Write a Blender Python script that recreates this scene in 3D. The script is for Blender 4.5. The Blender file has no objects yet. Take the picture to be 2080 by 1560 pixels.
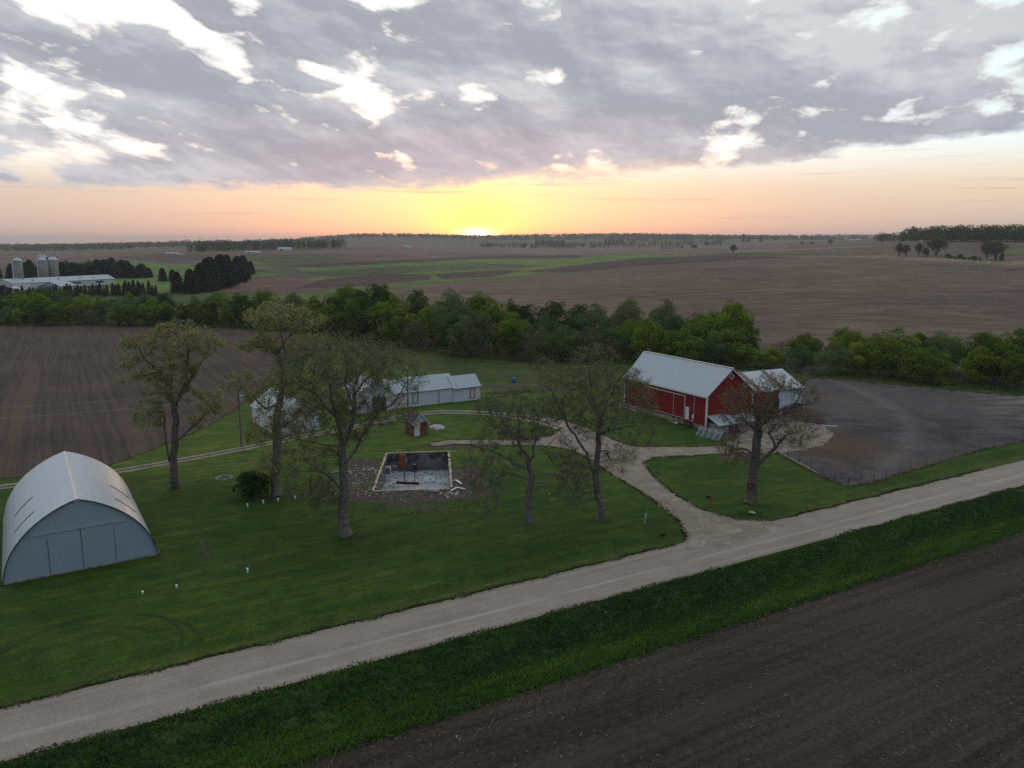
import bpy, bmesh, math, random
import numpy as np
from mathutils import Vector
R=math.radians
sc=bpy.context.scene
# ------------------------------------------------------------------ camera
F_PX=1583.0; PITCH=math.atan(290/F_PX); CZ=30.0
cp,sp=math.cos(PITCH),math.sin(PITCH)
cam=bpy.data.cameras.new('camera'); cam.sensor_width=36; cam.lens=F_PX/2080*36
cam.clip_start=0.5; cam.clip_end=60000
cam_o=bpy.data.objects.new('camera',cam); sc.collection.objects.link(cam_o)
cam_o.location=(0,0,CZ); cam_o.rotation_euler=(math.pi/2-PITCH,0,0); sc.camera=cam_o
# ------------------------------------------------------------------ render / exposure
sc.view_settings.view_transform='Standard'; sc.view_settings.look='None'
sc.view_settings.exposure=0.0; sc.view_settings.gamma=1.0
try: sc.view_settings.use_curve_mapping=False
except Exception: pass
sc.render.engine='CYCLES'
sc.cycles.use_denoising=False
sc.cycles.use_adaptive_sampling=False
sc.cycles.max_bounces=5; sc.cycles.diffuse_bounces=3; sc.cycles.glossy_bounces=2
sc.cycles.transmission_bounces=4; sc.cycles.volume_bounces=0; sc.cycles.transparent_max_bounces=6
sc.cycles.sample_clamp_indirect=2

# ------------------------------------------------------------------ node expression helper
class E:
    """a socket (or number) that can be combined with + - * /"""
    def __init__(s,nt,k): s.nt=nt; s.k=k
    def op(s,o,*a):
        n=s.nt.nodes.new('ShaderNodeMath'); n.operation=o
        for i,x in enumerate((s,)+a):
            x=x.k if isinstance(x,E) else x
            if isinstance(x,(int,float)): n.inputs[i].default_value=x
            else: s.nt.links.new(x,n.inputs[i])
        return E(s.nt,n.outputs[0])
    def __add__(s,o): return s.op('ADD',o)
    __radd__=__add__
    def __sub__(s,o): return s.op('SUBTRACT',o)
    def __rsub__(s,o): return E(s.nt,float(o)).op('SUBTRACT',s)
    def __mul__(s,o): return s.op('MULTIPLY',o)
    __rmul__=__mul__
    def __truediv__(s,o): return s.op('DIVIDE',o)
    def __rtruediv__(s,o): return E(s.nt,float(o)).op('DIVIDE',s)
    def __neg__(s): return s*-1.0
    def sst(s,a,b):
        n=s.nt.nodes.new('ShaderNodeMapRange'); n.interpolation_type='SMOOTHSTEP'
        s.nt.links.new(s.k,n.inputs[0]); n.inputs[1].default_value=a; n.inputs[2].default_value=b
        return E(s.nt,n.outputs[0])
class NB:
    def __init__(s,nt): s.nt=nt
    def n(s,t): return s.nt.nodes.new(t)
    def link(s,a,b): s.nt.links.new(a.k if isinstance(a,E) else a,b)
    def vec(s,x,y,z):
        n=s.n('ShaderNodeCombineXYZ')
        for i,q in enumerate((x,y,z)):
            if isinstance(q,E) and not isinstance(q.k,(int,float)): s.link(q,n.inputs[i])
            else: n.inputs[i].default_value=q.k if isinstance(q,E) else q
        return n.outputs[0]
    def noise(s,v,scale,detail=4,rough=.55,dist=0,col=False):
        n=s.n('ShaderNodeTexNoise'); n.inputs['Scale'].default_value=scale
        n.inputs['Detail'].default_value=detail; n.inputs['Roughness'].default_value=rough
        n.inputs['Distortion'].default_value=dist
        if v is not None: s.link(v,n.inputs['Vector'])
        return n.outputs['Color'] if col else E(s.nt,n.outputs['Fac'])
    def vor(s,v,scale,out='Distance'):
        n=s.n('ShaderNodeTexVoronoi'); n.inputs['Scale'].default_value=scale
        if v is not None: s.link(v,n.inputs['Vector'])
        return E(s.nt,n.outputs[out]) if out=='Distance' else n.outputs[out]
    def mix(s,f,a,b,bt='MIX'):
        n=s.n('ShaderNodeMix'); n.data_type='RGBA'; n.blend_type=bt; n.clamp_factor=True
        for i,q in ((0,f),(6,a),(7,b)):
            if isinstance(q,E): q=q.k
            if isinstance(q,(int,float)): n.inputs[i].default_value=q
            elif isinstance(q,tuple): n.inputs[i].default_value=(*q,1) if len(q)==3 else q
            else: s.nt.links.new(q,n.inputs[i])
        return n.outputs[2]
    def attr(s,name,fac=True):
        n=s.n('ShaderNodeAttribute'); n.attribute_name=name
        return E(s.nt,n.outputs['Fac']) if fac else n.outputs['Color']
    def pos(s):
        g=s.n('ShaderNodeNewGeometry'); return g.outputs['Position']
    def obj(s):
        g=s.n('ShaderNodeTexCoord'); return g.outputs['Object']
    def sep(s,v):
        n=s.n('ShaderNodeSeparateXYZ'); s.link(v,n.inputs[0]); return [E(s.nt,o) for o in n.outputs]
    def rnd(s):
        n=s.n('ShaderNodeObjectInfo'); return E(s.nt,n.outputs['Random'])

# ------------------------------------------------------------------ world: sunset sky
SUN_AZ=math.atan2(970-1040,F_PX); SUN_EL=R(1.0)
world=bpy.data.worlds.new('World'); sc.world=world; world.use_nodes=True
nt=world.node_tree; nt.nodes.clear(); B=NB(nt)
tc=B.n('ShaderNodeTexCoord')
X,Y,Z=B.sep(tc.outputs['Generated'])
az=X.op('ARCTAN2',Y); el=Z.op('ARCSINE')
# clear sky under the cloud deck: cream band, orange glow round the sun, pink-grey at the sides
daz=az-SUN_AZ
side=(-(daz*daz)/0.13).op('EXPONENT')
side2=(-(daz*daz)/0.030).op('EXPONENT')
low=B.mix(side,(.49,.44,.43),(.66,.43,.385))
low=B.mix(side2*0.6,low,(.88,.50,.31))
hi_=B.mix(side,(.63,.55,.53),(.86,.67,.52))
upp=B.mix((az).sst(.15,.6),hi_,(.80,.66,.53))
clear=B.mix(el.sst(-.005,.085),low,upp)
upper_clear=B.mix((az).sst(-.3,.6),(1.25,1.22,1.15),(.82,.95,1.0))
clear=B.mix(el.sst(.055,.12),clear,upper_clear)
ysp=(-(daz*daz)/0.0038-((el-.012)*(el-.012))/0.0024).op('EXPONENT')
ysp2=(-(daz*daz)/0.026-((el-.045)*(el-.045))/0.0018).op('EXPONENT')
clear=B.mix(ysp2*.4,clear,(.97,.78,.47))
clear=B.mix(ysp*.95,clear,(1.03,.87,.24))
ns=B.n('ShaderNodeTexSky'); ns.sky_type='NISHITA'; ns.sun_disc=False
ns.sun_elevation=SUN_EL; ns.sun_rotation=SUN_AZ; ns.altitude=300
clear=B.mix(0.05,clear,B.mix(1.0,ns.outputs[0],(1,1,1),'MULTIPLY'),'ADD')
# thin streaks low in the clear band
stv=B.vec(az*3.0,el*70.0,0.0)
stn=B.noise(stv,1.6,4,.6)
lin=((stn-.56)*7).op('MAXIMUM',0.0).op('MINIMUM',1.0)
clear=B.mix(lin*.42*el.sst(.005,.04)*(1.0-el.sst(.09,.12)),clear,B.mix(side,(.50,.44,.47),(.72,.38,.30)))
# cloud deck seen in perspective
elp=(el+.03).op('POWER',.80)          # clouds flatten toward the horizon
az2=az/(el*.9+.55)
def cl(sx,sy,ox,scale,det,rg=.56,dist=.0,dx=0.0,dy=0.0): return B.noise(B.vec(az2*sx+(ox+dx),elp*sy+(dy+az*.6)*1.0,ox*.7),scale,det,rg,dist)
n1=cl(2.0,6.5,3.1,1.0,9,.54,.2)
n2=cl(2.4,6.0,9.7,2.6,9,.58,.2)
n3=cl(1.3,5.2,5.3,.9,6,.50,.3)
n4=cl(2.2,5.5,15.0,1.7,8,.50,.1)
n4b=cl(2.2,5.5,15.0,1.7,8,.50,.1,.03,.09)
n5=cl(2.2,6.5,21.0,4.0,7,.55,.2)
n5b=cl(2.2,6.5,21.0,4.0,7,.55,.2,.015,.030)
dens=n1*.55+n2*.45
def blob(pxx,pyy,rx,ry,amp,rot=0):
    u=(pxx-1040)/F_PX; v=(780-pyy)/F_PX
    d=Vector((u,cp+v*sp,-sp+v*cp)).normalized()
    a0=math.atan2(d.x,d.y); e0=math.asin(d.z)
    dx=az-a0; dy=el-e0
    c_,s_=math.cos(rot),math.sin(rot)
    u_=dx*c_+dy*s_; v_=dy*c_-dx*s_
    return (-(u_*u_)/(rx/F_PX)**2-(v_*v_)/(ry/F_PX)**2).op('EXPONENT')*amp
holes=[(300,10,150,46,.42,-.38),(400,70,60,32,.30,-.5),(90,-25,140,34,.34,-.2),(500,62,46,60,.25,.2),(470,140,36,60,.19,.3),(15,240,32,42,.26,0),(125,265,60,36,.21,0),(680,140,85,16,.27,.05),(490,160,30,50,.15,.4),
       (60,330,70,30,.18,.1),(330,298,120,11,.23,-.04),(750,266,20,10,.12,0),(725,180,24,14,.10,0),(1110,343,60,9,.26,0),(1400,330,150,11,.13,.13),(1290,66,90,14,.26,.1),(1230,80,24,10,.2,0),(760,250,12,20,.12,0),
       (1820,10,50,30,.36,.6),(1960,95,130,26,.17,.75),(1980,165,120,16,.17,.75),(1870,195,60,12,.17,.5),(1930,60,70,12,.17,.6),(2010,215,60,16,.22,-.2),(2060,120,50,26,.15,.7),(1530,20,40,26,.20,0),(1290,275,16,14,.20,0),(1660,312,34,10,.15,.2),(1500,285,40,10,.12,.3),
       (1000,165,40,30,.10,0),(1100,150,60,20,.11,.2),(850,120,60,12,.12,0),(40,175,26,26,.14,0)]
hs=None
for h in holes:
    b_=blob(*h); hs=b_ if hs is None else hs+b_
solid=[(180,130,240,60,.13,-.15),(760,78,260,38,.14,.05),(380,262,330,24,.12,.05),(600,290,300,26,.10,0),(1350,45,200,22,.10,.05),(1150,95,240,26,.08,.05),(1400,190,330,50,.09,-.05),(1650,230,260,40,.09,-.1),(1050,265,250,34,.08,0),(1850,270,260,34,.08,-.05),(150,372,300,22,.10,-.03),(900,205,180,24,.07,0),(1880,60,60,26,.14,.7),(2030,60,40,26,.1,-.7)]
th_=None
for h in solid: b_=blob(*h); th_=b_ if th_ is None else th_+b_
hs=hs-th_
gap=(dens-.5)*-2.8+(n5-.5)*-2.4+hs*1.15-.335           # >0 where the deck opens
open_=gap.sst(-.15,.24)
edgeb=gap.sst(-.17,.02)
relief=((n4-n4b)*3.0+(n5-n5b)*1.5+.5)
tone=(n3*1.1+n4*.35+n2*.15-.30)*.6+relief*.4-th_*.5+.02
shade=B.mix(tone.sst(.365,.565),(.40,.415,.465),(.52,.53,.58))
shade=B.mix(tone.sst(.51,.70),shade,(.70,.70,.725))
warm=(-(daz*daz)/0.12-((el-.085)*(el-.085))/0.0035).op('EXPONENT')
shade=B.mix(warm*.45,shade,(.66,.44,.47))
shade=B.mix(az.sst(.15,.75)*.35,shade,(.45,.50,.55))
shade=B.mix(edgeb*.62,shade,B.mix(warm,(.80,.79,.78),(.95,.66,.55)))
deck=B.mix(open_,shade,clear)
# lower edge of the deck climbs to the right and is ragged
edge_el=az*.048+.074+(az*az)*.055
rag=(B.noise(B.vec(az*9,el*26,2.0),1.3,8,.65)-.5)*.045
lower=(el-edge_el+rag).sst(-.006,.006)
sky=B.mix(lower,clear,deck)
fringe=((-((el-edge_el+rag-.004)*(el-edge_el+rag-.004))/0.00004).op('EXPONENT'))*(-(daz-.08)*(daz-.08)/0.05).op('EXPONENT')
sky=B.mix(fringe*.5,sky,(1.15,.85,.62))
# blazing sun just on the horizon
dsx=daz; dsy=el-.0065
core=(-(dsx*dsx)/0.00033-(dsy*dsy)/0.00006).op('EXPONENT')
add=B.mix(1.0,sky,B.mix(core,(0,0,0),(3.2,2.9,2.3)),'ADD')
wide=(-(dsx*dsx)/0.0035-(dsy*dsy)/0.0008).op('EXPONENT')
add=B.mix(1.0,add,B.mix(wide,(0,0,0),(.25,.2,.06)),'ADD')
# above the frame the deck goes on; behind the viewer dusk blue; below the horizon dark earth
final=B.mix(el.sst(.42,.75),add,(.84,.87,.92))
final=B.mix((Y*-1.0).sst(-.2,.6),final,(.34,.40,.52))
final=B.mix(el.sst(-.02,-.004),(.03,.03,.025),final)
bg1=B.n('ShaderNodeBackground'); B.link(final,bg1.inputs[0]); bg1.inputs[1].default_value=1.0
wo=B.n('ShaderNodeOutputWorld'); nt.links.new(bg1.outputs[0],wo.inputs[0])
world.cycles.sampling_method='MANUAL'; world.cycles.sample_map_resolution=1024
# ------------------------------------------------------------------ sun lamp (veiled, on the horizon)
sl=bpy.data.lights.new('sun','SUN'); sl.energy=0.30; sl.angle=R(12); sl.color=(1,.62,.38)
so=bpy.data.objects.new('sun',sl); sc.collection.objects.link(so)
sd=Vector((math.sin(SUN_AZ)*math.cos(R(4)),math.cos(SUN_AZ)*math.cos(R(4)),math.sin(R(4))))
so.rotation_euler=sd.to_track_quat('Z','Y').to_euler(); so.location=(0,100,80)

# ------------------------------------------------------------------ picture <-> place
def sst(a,b,x):
    t=np.clip((x-a)/(b-a),0,1); return t*t*(3-2*t)
RD=np.array((.873,.489)); RD=RD/np.linalg.norm(RD); RN=np.array((RD[1],-RD[0])); R0=np.array((-33.39,46.17))
def H(x,y):
    x=np.asarray(x,float); y=np.asarray(y,float)
    t=x/np.maximum(y,1.0)
    g=sst(300,1150,y)
    z=31*sst(-.05,.60,t)*g
    z=z+(13*sst(-.62,-.38,t)*sst(.06,-.2,t)+3*sst(-.5,-.1,t)*sst(.3,0,t))*sst(560,1250,y)
    g2=sst(320,750,y)
    z=z+g2*(2.6*np.sin(x/170+1.0)*np.sin(y/190+.5)+1.8*np.sin(y/120+x/260+1))
    fr=sst(2200,5200,y)
    z=z+fr*(41*sst(-.42,-.16,t)+9*np.sin(x/620+1)+5*np.sin(x/230+y/900))-fr*6*sst(-.2,-.5,t)
    z=z-fr*26*sst(-.05,.62,t)*.6
    s=(x-R0[0])*RN[0]+(y-R0[1])*RN[1]
    d=-.75*np.sin(np.clip((s-6.5)/8.2,0,1)*math.pi)**2
    d=d-.22*np.sin(np.clip((s+4.2)/4.0,0,1)*math.pi)**2
    return z+d
def ray(px,py):
    u=(px-1040)/F_PX; v=(780-py)/F_PX
    return np.array((u,cp+v*sp,-sp+v*cp))
def gp(px,py,z=0.0):
    d=ray(px,py); t=(z-CZ)/d[2]; return float(d[0]*t),float(d[1]*t)
def at(px,py,Yv):
    d=ray(px,py); t=Yv/d[1]; return Vector((d[0]*t,Yv,CZ+d[2]*t))
def hit(px,py,start=250):
    d=ray(px,py); t=start
    while t<9000:
        if CZ+d[2]*t<H(d[0]*t,d[1]*t): break
        t*=1.004
    return float(d[0]*t),float(d[1]*t),float(H(d[0]*t,d[1]*t))
def proj(x,y,z):
    dz=z-CZ; dep=y*cp-dz*sp; up=y*sp+dz*cp
    return 1040+F_PX*x/dep, 780-F_PX*up/dep

# ------------------------------------------------------------------ objects helpers
col=sc.collection
def tag(o,label=None,cat=None,group=None,kind=None):
    if label: o['label']=label
    if cat: o['category']=cat
    if group: o['group']=group
    if kind: o['kind']=kind
    return o
def thing(name,loc,rz,label,cat,group=None):
    o=bpy.data.objects.new(name,None); col.objects.link(o); o.location=loc; o.rotation_euler=(0,0,rz)
    o.empty_display_size=.3
    return tag(o,label,cat,group)
def mesh_np(name,V,Fq,mat=None,parent=None,smooth=False,attrs=None,mats=None,mi=None):
    """V (n,3); Fq: array (m,k) or list of faces"""
    me=bpy.data.meshes.new(name); V=np.asarray(V,dtype=np.float32)
    if isinstance(Fq,np.ndarray):
        m,k=Fq.shape
        me.vertices.add(len(V)); me.vertices.foreach_set('co',V.ravel())
        me.loops.add(m*k); me.loops.foreach_set('vertex_index',Fq.astype(np.int32).ravel())
        me.polygons.add(m); me.polygons.foreach_set('loop_start',np.arange(0,m*k,k,dtype=np.int32))
        me.polygons.foreach_set('loop_total',np.full(m,k,dtype=np.int32))
        me.update(calc_edges=True)
    else:
        me.from_pydata([tuple(map(float,v)) for v in V],[],Fq); me.update()
    if smooth: me.polygons.foreach_set('use_smooth',np.ones(len(me.polygons),dtype=bool))
    for nm,(ty,dat) in (attrs or {}).items():
        a=me.attributes.new(nm,ty,'POINT')
        a.data.foreach_set('value' if ty=='FLOAT' else 'color',np.asarray(dat,dtype=np.float32).ravel())
    for mm in (mats or ([mat] if mat else [])): me.materials.append(mm)
    if mi is not None: me.polygons.foreach_set('material_index',np.asarray(mi,dtype=np.int32))
    o=bpy.data.objects.new(name,me); col.objects.link(o)
    if parent: o.parent=parent
    return o
class MB:
    """collects simple solids into one mesh"""
    def __init__(s): s.v=[]; s.f=[]; s.parts=[]
    def add(s,vs,fs):
        vs=list(vs); s.parts.append((vs,fs)); b=len(s.v); s.v+= [tuple(v) for v in vs]; s.f+=[[i+b for i in f] for f in fs]; return s
    def box(s,c,d,rz=0,rx=0,ry=0):
        from mathutils import Euler
        m=Euler((rx,ry,rz)).to_matrix(); c=Vector(c)
        vs=[c+m@Vector((x*d[0]/2,y*d[1]/2,z*d[2]/2)) for x in(-1,1) for y in(-1,1) for z in(-1,1)]
        return s.add(vs,[(0,1,3,2),(4,6,7,5),(0,4,5,1),(2,3,7,6),(0,2,6,4),(1,5,7,3)])
    def bar(s,a,b,w,h=None):
        a=Vector(a); b=Vector(b); h=h or w; d=(b-a); L=d.length; d.normalize()
        up=Vector((0,0,1)) if abs(d.z)<.95 else Vector((1,0,0))
        x=d.cross(up).normalized(); y=x.cross(d)
        vs=[p+x*(i*w/2)+y*(j*h/2) for p in(a,b) for i,j in((-1,-1),(1,-1),(1,1),(-1,1))]
        return s.add(vs,[(3,2,1,0),(4,5,6,7),(0,1,5,4),(1,2,6,5),(2,3,7,6),(3,0,4,7)])
    def tube(s,pts,rs,n=8,cap=True):
        pts=[Vector(p) for p in pts]
        if not isinstance(rs,(list,tuple)): rs=[rs]*len(pts)
        rings=[]
        for i,p in enumerate(pts):
            d=(pts[min(i+1,len(pts)-1)]-pts[max(i-1,0)]).normalized()
            up=Vector((0,1,0)) if abs(d.z)>.7 else Vector((0,0,1))
            x=d.cross(up).normalized(); y=x.cross(d)
            rings.append([p+x*rs[i]*math.cos(2*math.pi*k/n)+y*rs[i]*math.sin(2*math.pi*k/n) for k in range(n)])
        vs=[v for r in rings for v in r]; fs=[]
        for i in range(len(pts)-1):
            for k in range(n): fs.append((i*n+k,i*n+(k+1)%n,(i+1)*n+(k+1)%n,(i+1)*n+k))
        if cap: fs+= [tuple(range(n-1,-1,-1)),tuple(range((len(pts)-1)*n,len(pts)*n))]
        return s.add(vs,fs)
    def prism(s,poly,y0,y1):
        """poly in x,z extruded along y"""
        n=len(poly); vs=[(x,y0,z) for x,z in poly]+[(x,y1,z) for x,z in poly]
        fs=[tuple(range(n)),tuple(range(2*n-1,n-1,-1))]+[(i,i+n,(i+1)%n+n,(i+1)%n) for i in range(n)]
        return s.add(vs,fs)
    def build(s,name,mat,parent=None,smooth=False):
        me=bpy.data.meshes.new(name); me.from_pydata(s.v,[],s.f); me.update()
        bm=bmesh.new(); bm.from_mesh(me); bmesh.ops.recalc_face_normals(bm,faces=bm.faces); bm.to_mesh(me); bm.free()
        if smooth: me.polygons.foreach_set('use_smooth',np.ones(len(me.polygons),dtype=bool))
        me.materials.append(mat); o=bpy.data.objects.new(name,me); col.objects.link(o)
        if parent: o.parent=parent
        return o
def each(mb,name,mat,parent):
    """every solid of the collection becomes a part of its own"""
    for vs,fs in mb.parts:
        q=MB(); q.add(vs,fs); q.build(name,mat,parent)
def dup(root,loc,rz=0,scale=(1,1,1),label=None,group=None):
    r=root.copy(); col.objects.link(r); r.location=loc; r.rotation_euler=(0,0,rz); r.scale=scale
    if label: r['label']=label
    if group: r['group']=group
    for ch in list(root.children):
        c=ch.copy(); col.objects.link(c); c.parent=r
        for g in ch.children:
            d=g.copy(); col.objects.link(d); d.parent=c
    return r
# ------------------------------------------------------------------ materials
def newmat(name):
    m=bpy.data.materials.new(name); m.use_nodes=True; m.node_tree.nodes.clear(); return m,NB(m.node_tree)
def finish(b,color,rough=.9,bump=None,bstr=.3,bdist=.05,metal=0,spec=.3,transl=0,alpha=None):
    p=b.n('ShaderNodeBsdfPrincipled')
    if isinstance(color,tuple): p.inputs['Base Color'].default_value=(*color,1)
    else: b.link(color,p.inputs['Base Color'])
    if isinstance(rough,E): b.link(rough,p.inputs['Roughness'])
    else: p.inputs['Roughness'].default_value=rough
    p.inputs['Metallic'].default_value=metal; p.inputs['Specular IOR Level'].default_value=spec
    if bump is not None:
        bn=b.n('ShaderNodeBump'); bn.inputs['Strength'].default_value=bstr; bn.inputs['Distance'].default_value=bdist
        b.link(bump,bn.inputs['Height']); b.nt.links.new(bn.outputs[0],p.inputs['Normal'])
    out=p.outputs[0]
    if transl:
        t=b.n('ShaderNodeBsdfTranslucent')
        if isinstance(color,tuple): t.inputs[0].default_value=(*color,1)
        else: b.link(color,t.inputs[0])
        mx=b.n('ShaderNodeMixShader'); mx.inputs[0].default_value=transl
        b.nt.links.new(out,mx.inputs[1]); b.nt.links.new(t.outputs[0],mx.inputs[2]); out=mx.outputs[0]
    o=b.n('ShaderNodeOutputMaterial'); b.nt.links.new(out,o.inputs[0])
def plain(name,c,rough=.8,var=.25,scale=1.5,metal=0,spec=.3,bumps=.15,grime=None):
    m,b=newmat(name); v=b.obj(); n=b.noise(v,scale,5,.6)
    a=tuple(x*(1-var) for x in c); d=tuple(min(1,x*(1+var)) for x in c)
    cc=b.mix(n.sst(.3,.7),a,d)
    if grime: cc=b.mix(b.noise(v,scale*.6,6,.7).sst(.52,.72)*.6,cc,grime)
    finish(b,cc,rough,b.noise(v,scale*12,3),bumps,.02,metal,spec); return m
def road_s(b):
    P=b.sep(b.pos()); s=(P[0]-float(R0[0]))*float(RN[0])+(P[1]-float(R0[1]))*float(RN[1])
    t=P[0]*float(RD[0])+P[1]*float(RD[1]); return s,t,P

def mat_ground():
    m,b=newmat('grass_ground'); p=b.pos(); P=b.sep(p); s,t,_=road_s(b)
    tint=b.attr('tint',False); dirt=b.attr('dirt'); rough_=b.attr('tall'); crop=b.attr('crop')
    n1=b.noise(p,.06,5,.6); n2=b.noise(p,.5,5,.65); n3=b.noise(p,5,4,.7); n0=b.noise(p,22,3,.6)
    ns_=b.noise(b.vec(s*1.1,t*.09,0.0),1.0,4,.6)
    c=b.mix(1.0,tint,b.mix(n1.sst(.3,.7),(.72,.80,.75),(1.25,1.15,1.2)),'MULTIPLY')
    c=b.mix(1.0,c,b.mix(n2.sst(.3,.72),(.72,.78,.75),(1.3,1.2,1.3)),'MULTIPLY')
    near=(1.0-crop)
    c=b.mix(near*.8*ns_.sst(.45,.66),c,b.mix(1.0,c,(1.9,1.35,1.3),'MULTIPLY'))
    c=b.mix(near*.7*b.noise(p,.11,6,.7,.5).sst(.5,.68),c,b.mix(1.0,c,(.62,.70,.8),'MULTIPLY'))
    c=b.mix(near,c,b.mix(1.0,c,b.mix(n3.sst(.3,.7),(.62,.64,.62),(1.42,1.38,1.38)),'MULTIPLY'))
    c=b.mix(near*.8,c,b.mix(1.0,c,b.mix(n0.sst(.3,.7),(.58,.60,.58),(1.45,1.45,1.45)),'MULTIPLY'))
    # dead thatch flecks in the lawn
    c=b.mix(near*b.noise(p,1.3,6,.75).sst(.60,.76)*.5,c,(.085,.080,.035))
    # crop rows on far fields, following gentle curves
    wx=P[0]+b.noise(p,.004,2,.5)*260.0; wy=P[1]+b.noise(b.vec(P[1],P[0],3.0),.004,2,.5)*240.0
    rows=b.noise(b.vec(wx*.012,wy*.16,0.0),1.0,5,.65)
    rows2=b.noise(b.vec(wx*.05,wy*.9,4.0),1.0,3,.6)
    c=b.mix(crop,c,b.mix(1.0,c,b.mix(rows.sst(.32,.68),(.70,.68,.70),(1.32,1.32,1.28)),'MULTIPLY'))
    c=b.mix(crop*.8,c,b.mix(1.0,c,b.mix(rows2.sst(.32,.68),(.80,.80,.80),(1.22,1.2,1.2)),'MULTIPLY'))
    big=b.noise(p,.0045,4,.6)
    c=b.mix(crop*.8,c,b.mix(1.0,c,b.mix(big.sst(.3,.7),(.74,.72,.74),(1.26,1.22,1.15)),'MULTIPLY'))
    for cx_,cy_,r_ in ((-31.5,52.5,3.6),(-31.0,52.0,5.2),(-31.3,53.0,6.4),(-30.5,51.5,7.6)):
        d_=((P[0]-cx_)*(P[0]-cx_)+(P[1]-cy_)*(P[1]-cy_)).op('SQRT'); q_=(-((d_-r_)*(d_-r_))/.035).op('EXPONENT')*b.noise(p,.25,3,.6).sst(.42,.58)
        c=b.mix(near*q_*.6,c,(.022,.026,.010))
    # bare churned earth
    dn=(dirt+(b.noise(p,.55,6,.7)-.5)*1.1+(n3-.5)*.35).sst(.42,.62)
    dc=b.mix(b.noise(p,1.4,6,.7).sst(.3,.7),(.038,.030,.024),(.115,.100,.082))
    dc=b.mix(b.noise(p,.35,4,.6).sst(.50,.75),dc,(.085,.050,.036))
    dc=b.mix(b.noise(p,9,3,.7).sst(.66,.72),dc,(.35,.32,.28))
    c=b.mix(dn,c,dc)
    tl=b.noise(p,1.7,5,.7)
    c=b.mix(rough_,c,b.mix(1.0,c,b.mix(tl.sst(.3,.7),(.45,.55,.5),(1.2,1.15,1.2)),'MULTIPLY'))
    hgt=n3*.5+n0*.35+b.noise(p,60,2)*.15+tl*rough_*3
    finish(b,c,.95,hgt,.8,.22,0,.15); return m
M={}
M['ground']=mat_ground()
def mat_gravel(name,base,alt,lane=True,grassy=False,pale=(.40,.37,.32)):
    m,b=newmat(name); p=b.pos(); s,t,P=road_s(b)
    n=b.noise(p,.35,5,.6); f=b.noise(p,30,3,.7); g=b.noise(p,4,5,.7)
    c=b.mix(n.sst(.3,.7),base,alt)
    c=b.mix(1.0,c,b.mix(f.sst(.3,.7),(.62,.62,.62),(1.4,1.4,1.4)),'MULTIPLY')
    c=b.mix(1.0,c,b.mix(g.sst(.3,.7),(.86,.86,.86),(1.1,1.1,1.1)),'MULTIPLY')
    if lane:
        st=b.noise(b.vec(s*1.6,t*.035,0.0),1.0,6,.65)
        c=b.mix(st.sst(.35,.66)*.75,c,b.mix(1.0,c,(.80,.795,.785),'MULTIPLY'))
        ctr=(-((s-3.75)*(s-3.75))/.035).op('EXPONENT')*b.noise(b.vec(s*2,t*.12,1.0),1,5,.6).sst(.35,.6)
        c=b.mix(ctr*.7,c,pale)
        for q,w in ((1.3,.5),(2.9,.5),(4.7,.45)):
            wt=(-((s-q)*(s-q))/w).op('EXPONENT')
            c=b.mix(wt*.55,c,b.mix(1.0,c,(.80,.79,.77),'MULTIPLY'))
        ed=(s-.25).op('ABSOLUTE').op('MULTIPLY_ADD',-1.0,.45).op('MAXIMUM',0.0)+(s-6.1).op('ABSOLUTE').op('MULTIPLY_ADD',-1.0,.45).op('MAXIMUM',0.0)
        c=b.mix((ed*2.2*g).op('MINIMUM',1.0),c,(.17,.14,.10))
    else:
        ac=b.attr('across')
        k=b.noise(p,.9,6,.7)
        c=b.mix(k.sst(.45,.68)*.6,c,(.13,.11,.085))
        c=b.mix(b.noise(p,.45,6,.7,.4).sst(.53,.66)*.55,c,pale)
        if grassy:
            mid=(-((ac-.5)*(ac-.5))/.02).op('EXPONENT')
            c=b.mix((mid*1.3+(g-.5)*1.2).sst(.35,.7),c,(.045,.075,.018))
        e=((ac-.5).op('ABSOLUTE')*2.0+(g-.5)*.5+(k-.5)*.6).sst(.80,1.02)
        c=b.mix(e,c,(.045,.060,.020))
    finish(b,c,.95,f*.6+g,.35,.04,0,.15); return m
M['road']=mat_gravel('gravel',(.275,.248,.208),(.325,.295,.250))
M['drive']=mat_gravel('drive_gravel',(.20,.170,.136),(.27,.235,.19),False)
M['track']=mat_gravel('track_gravel',(.20,.172,.138),(.27,.235,.19),False,True)
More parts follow.
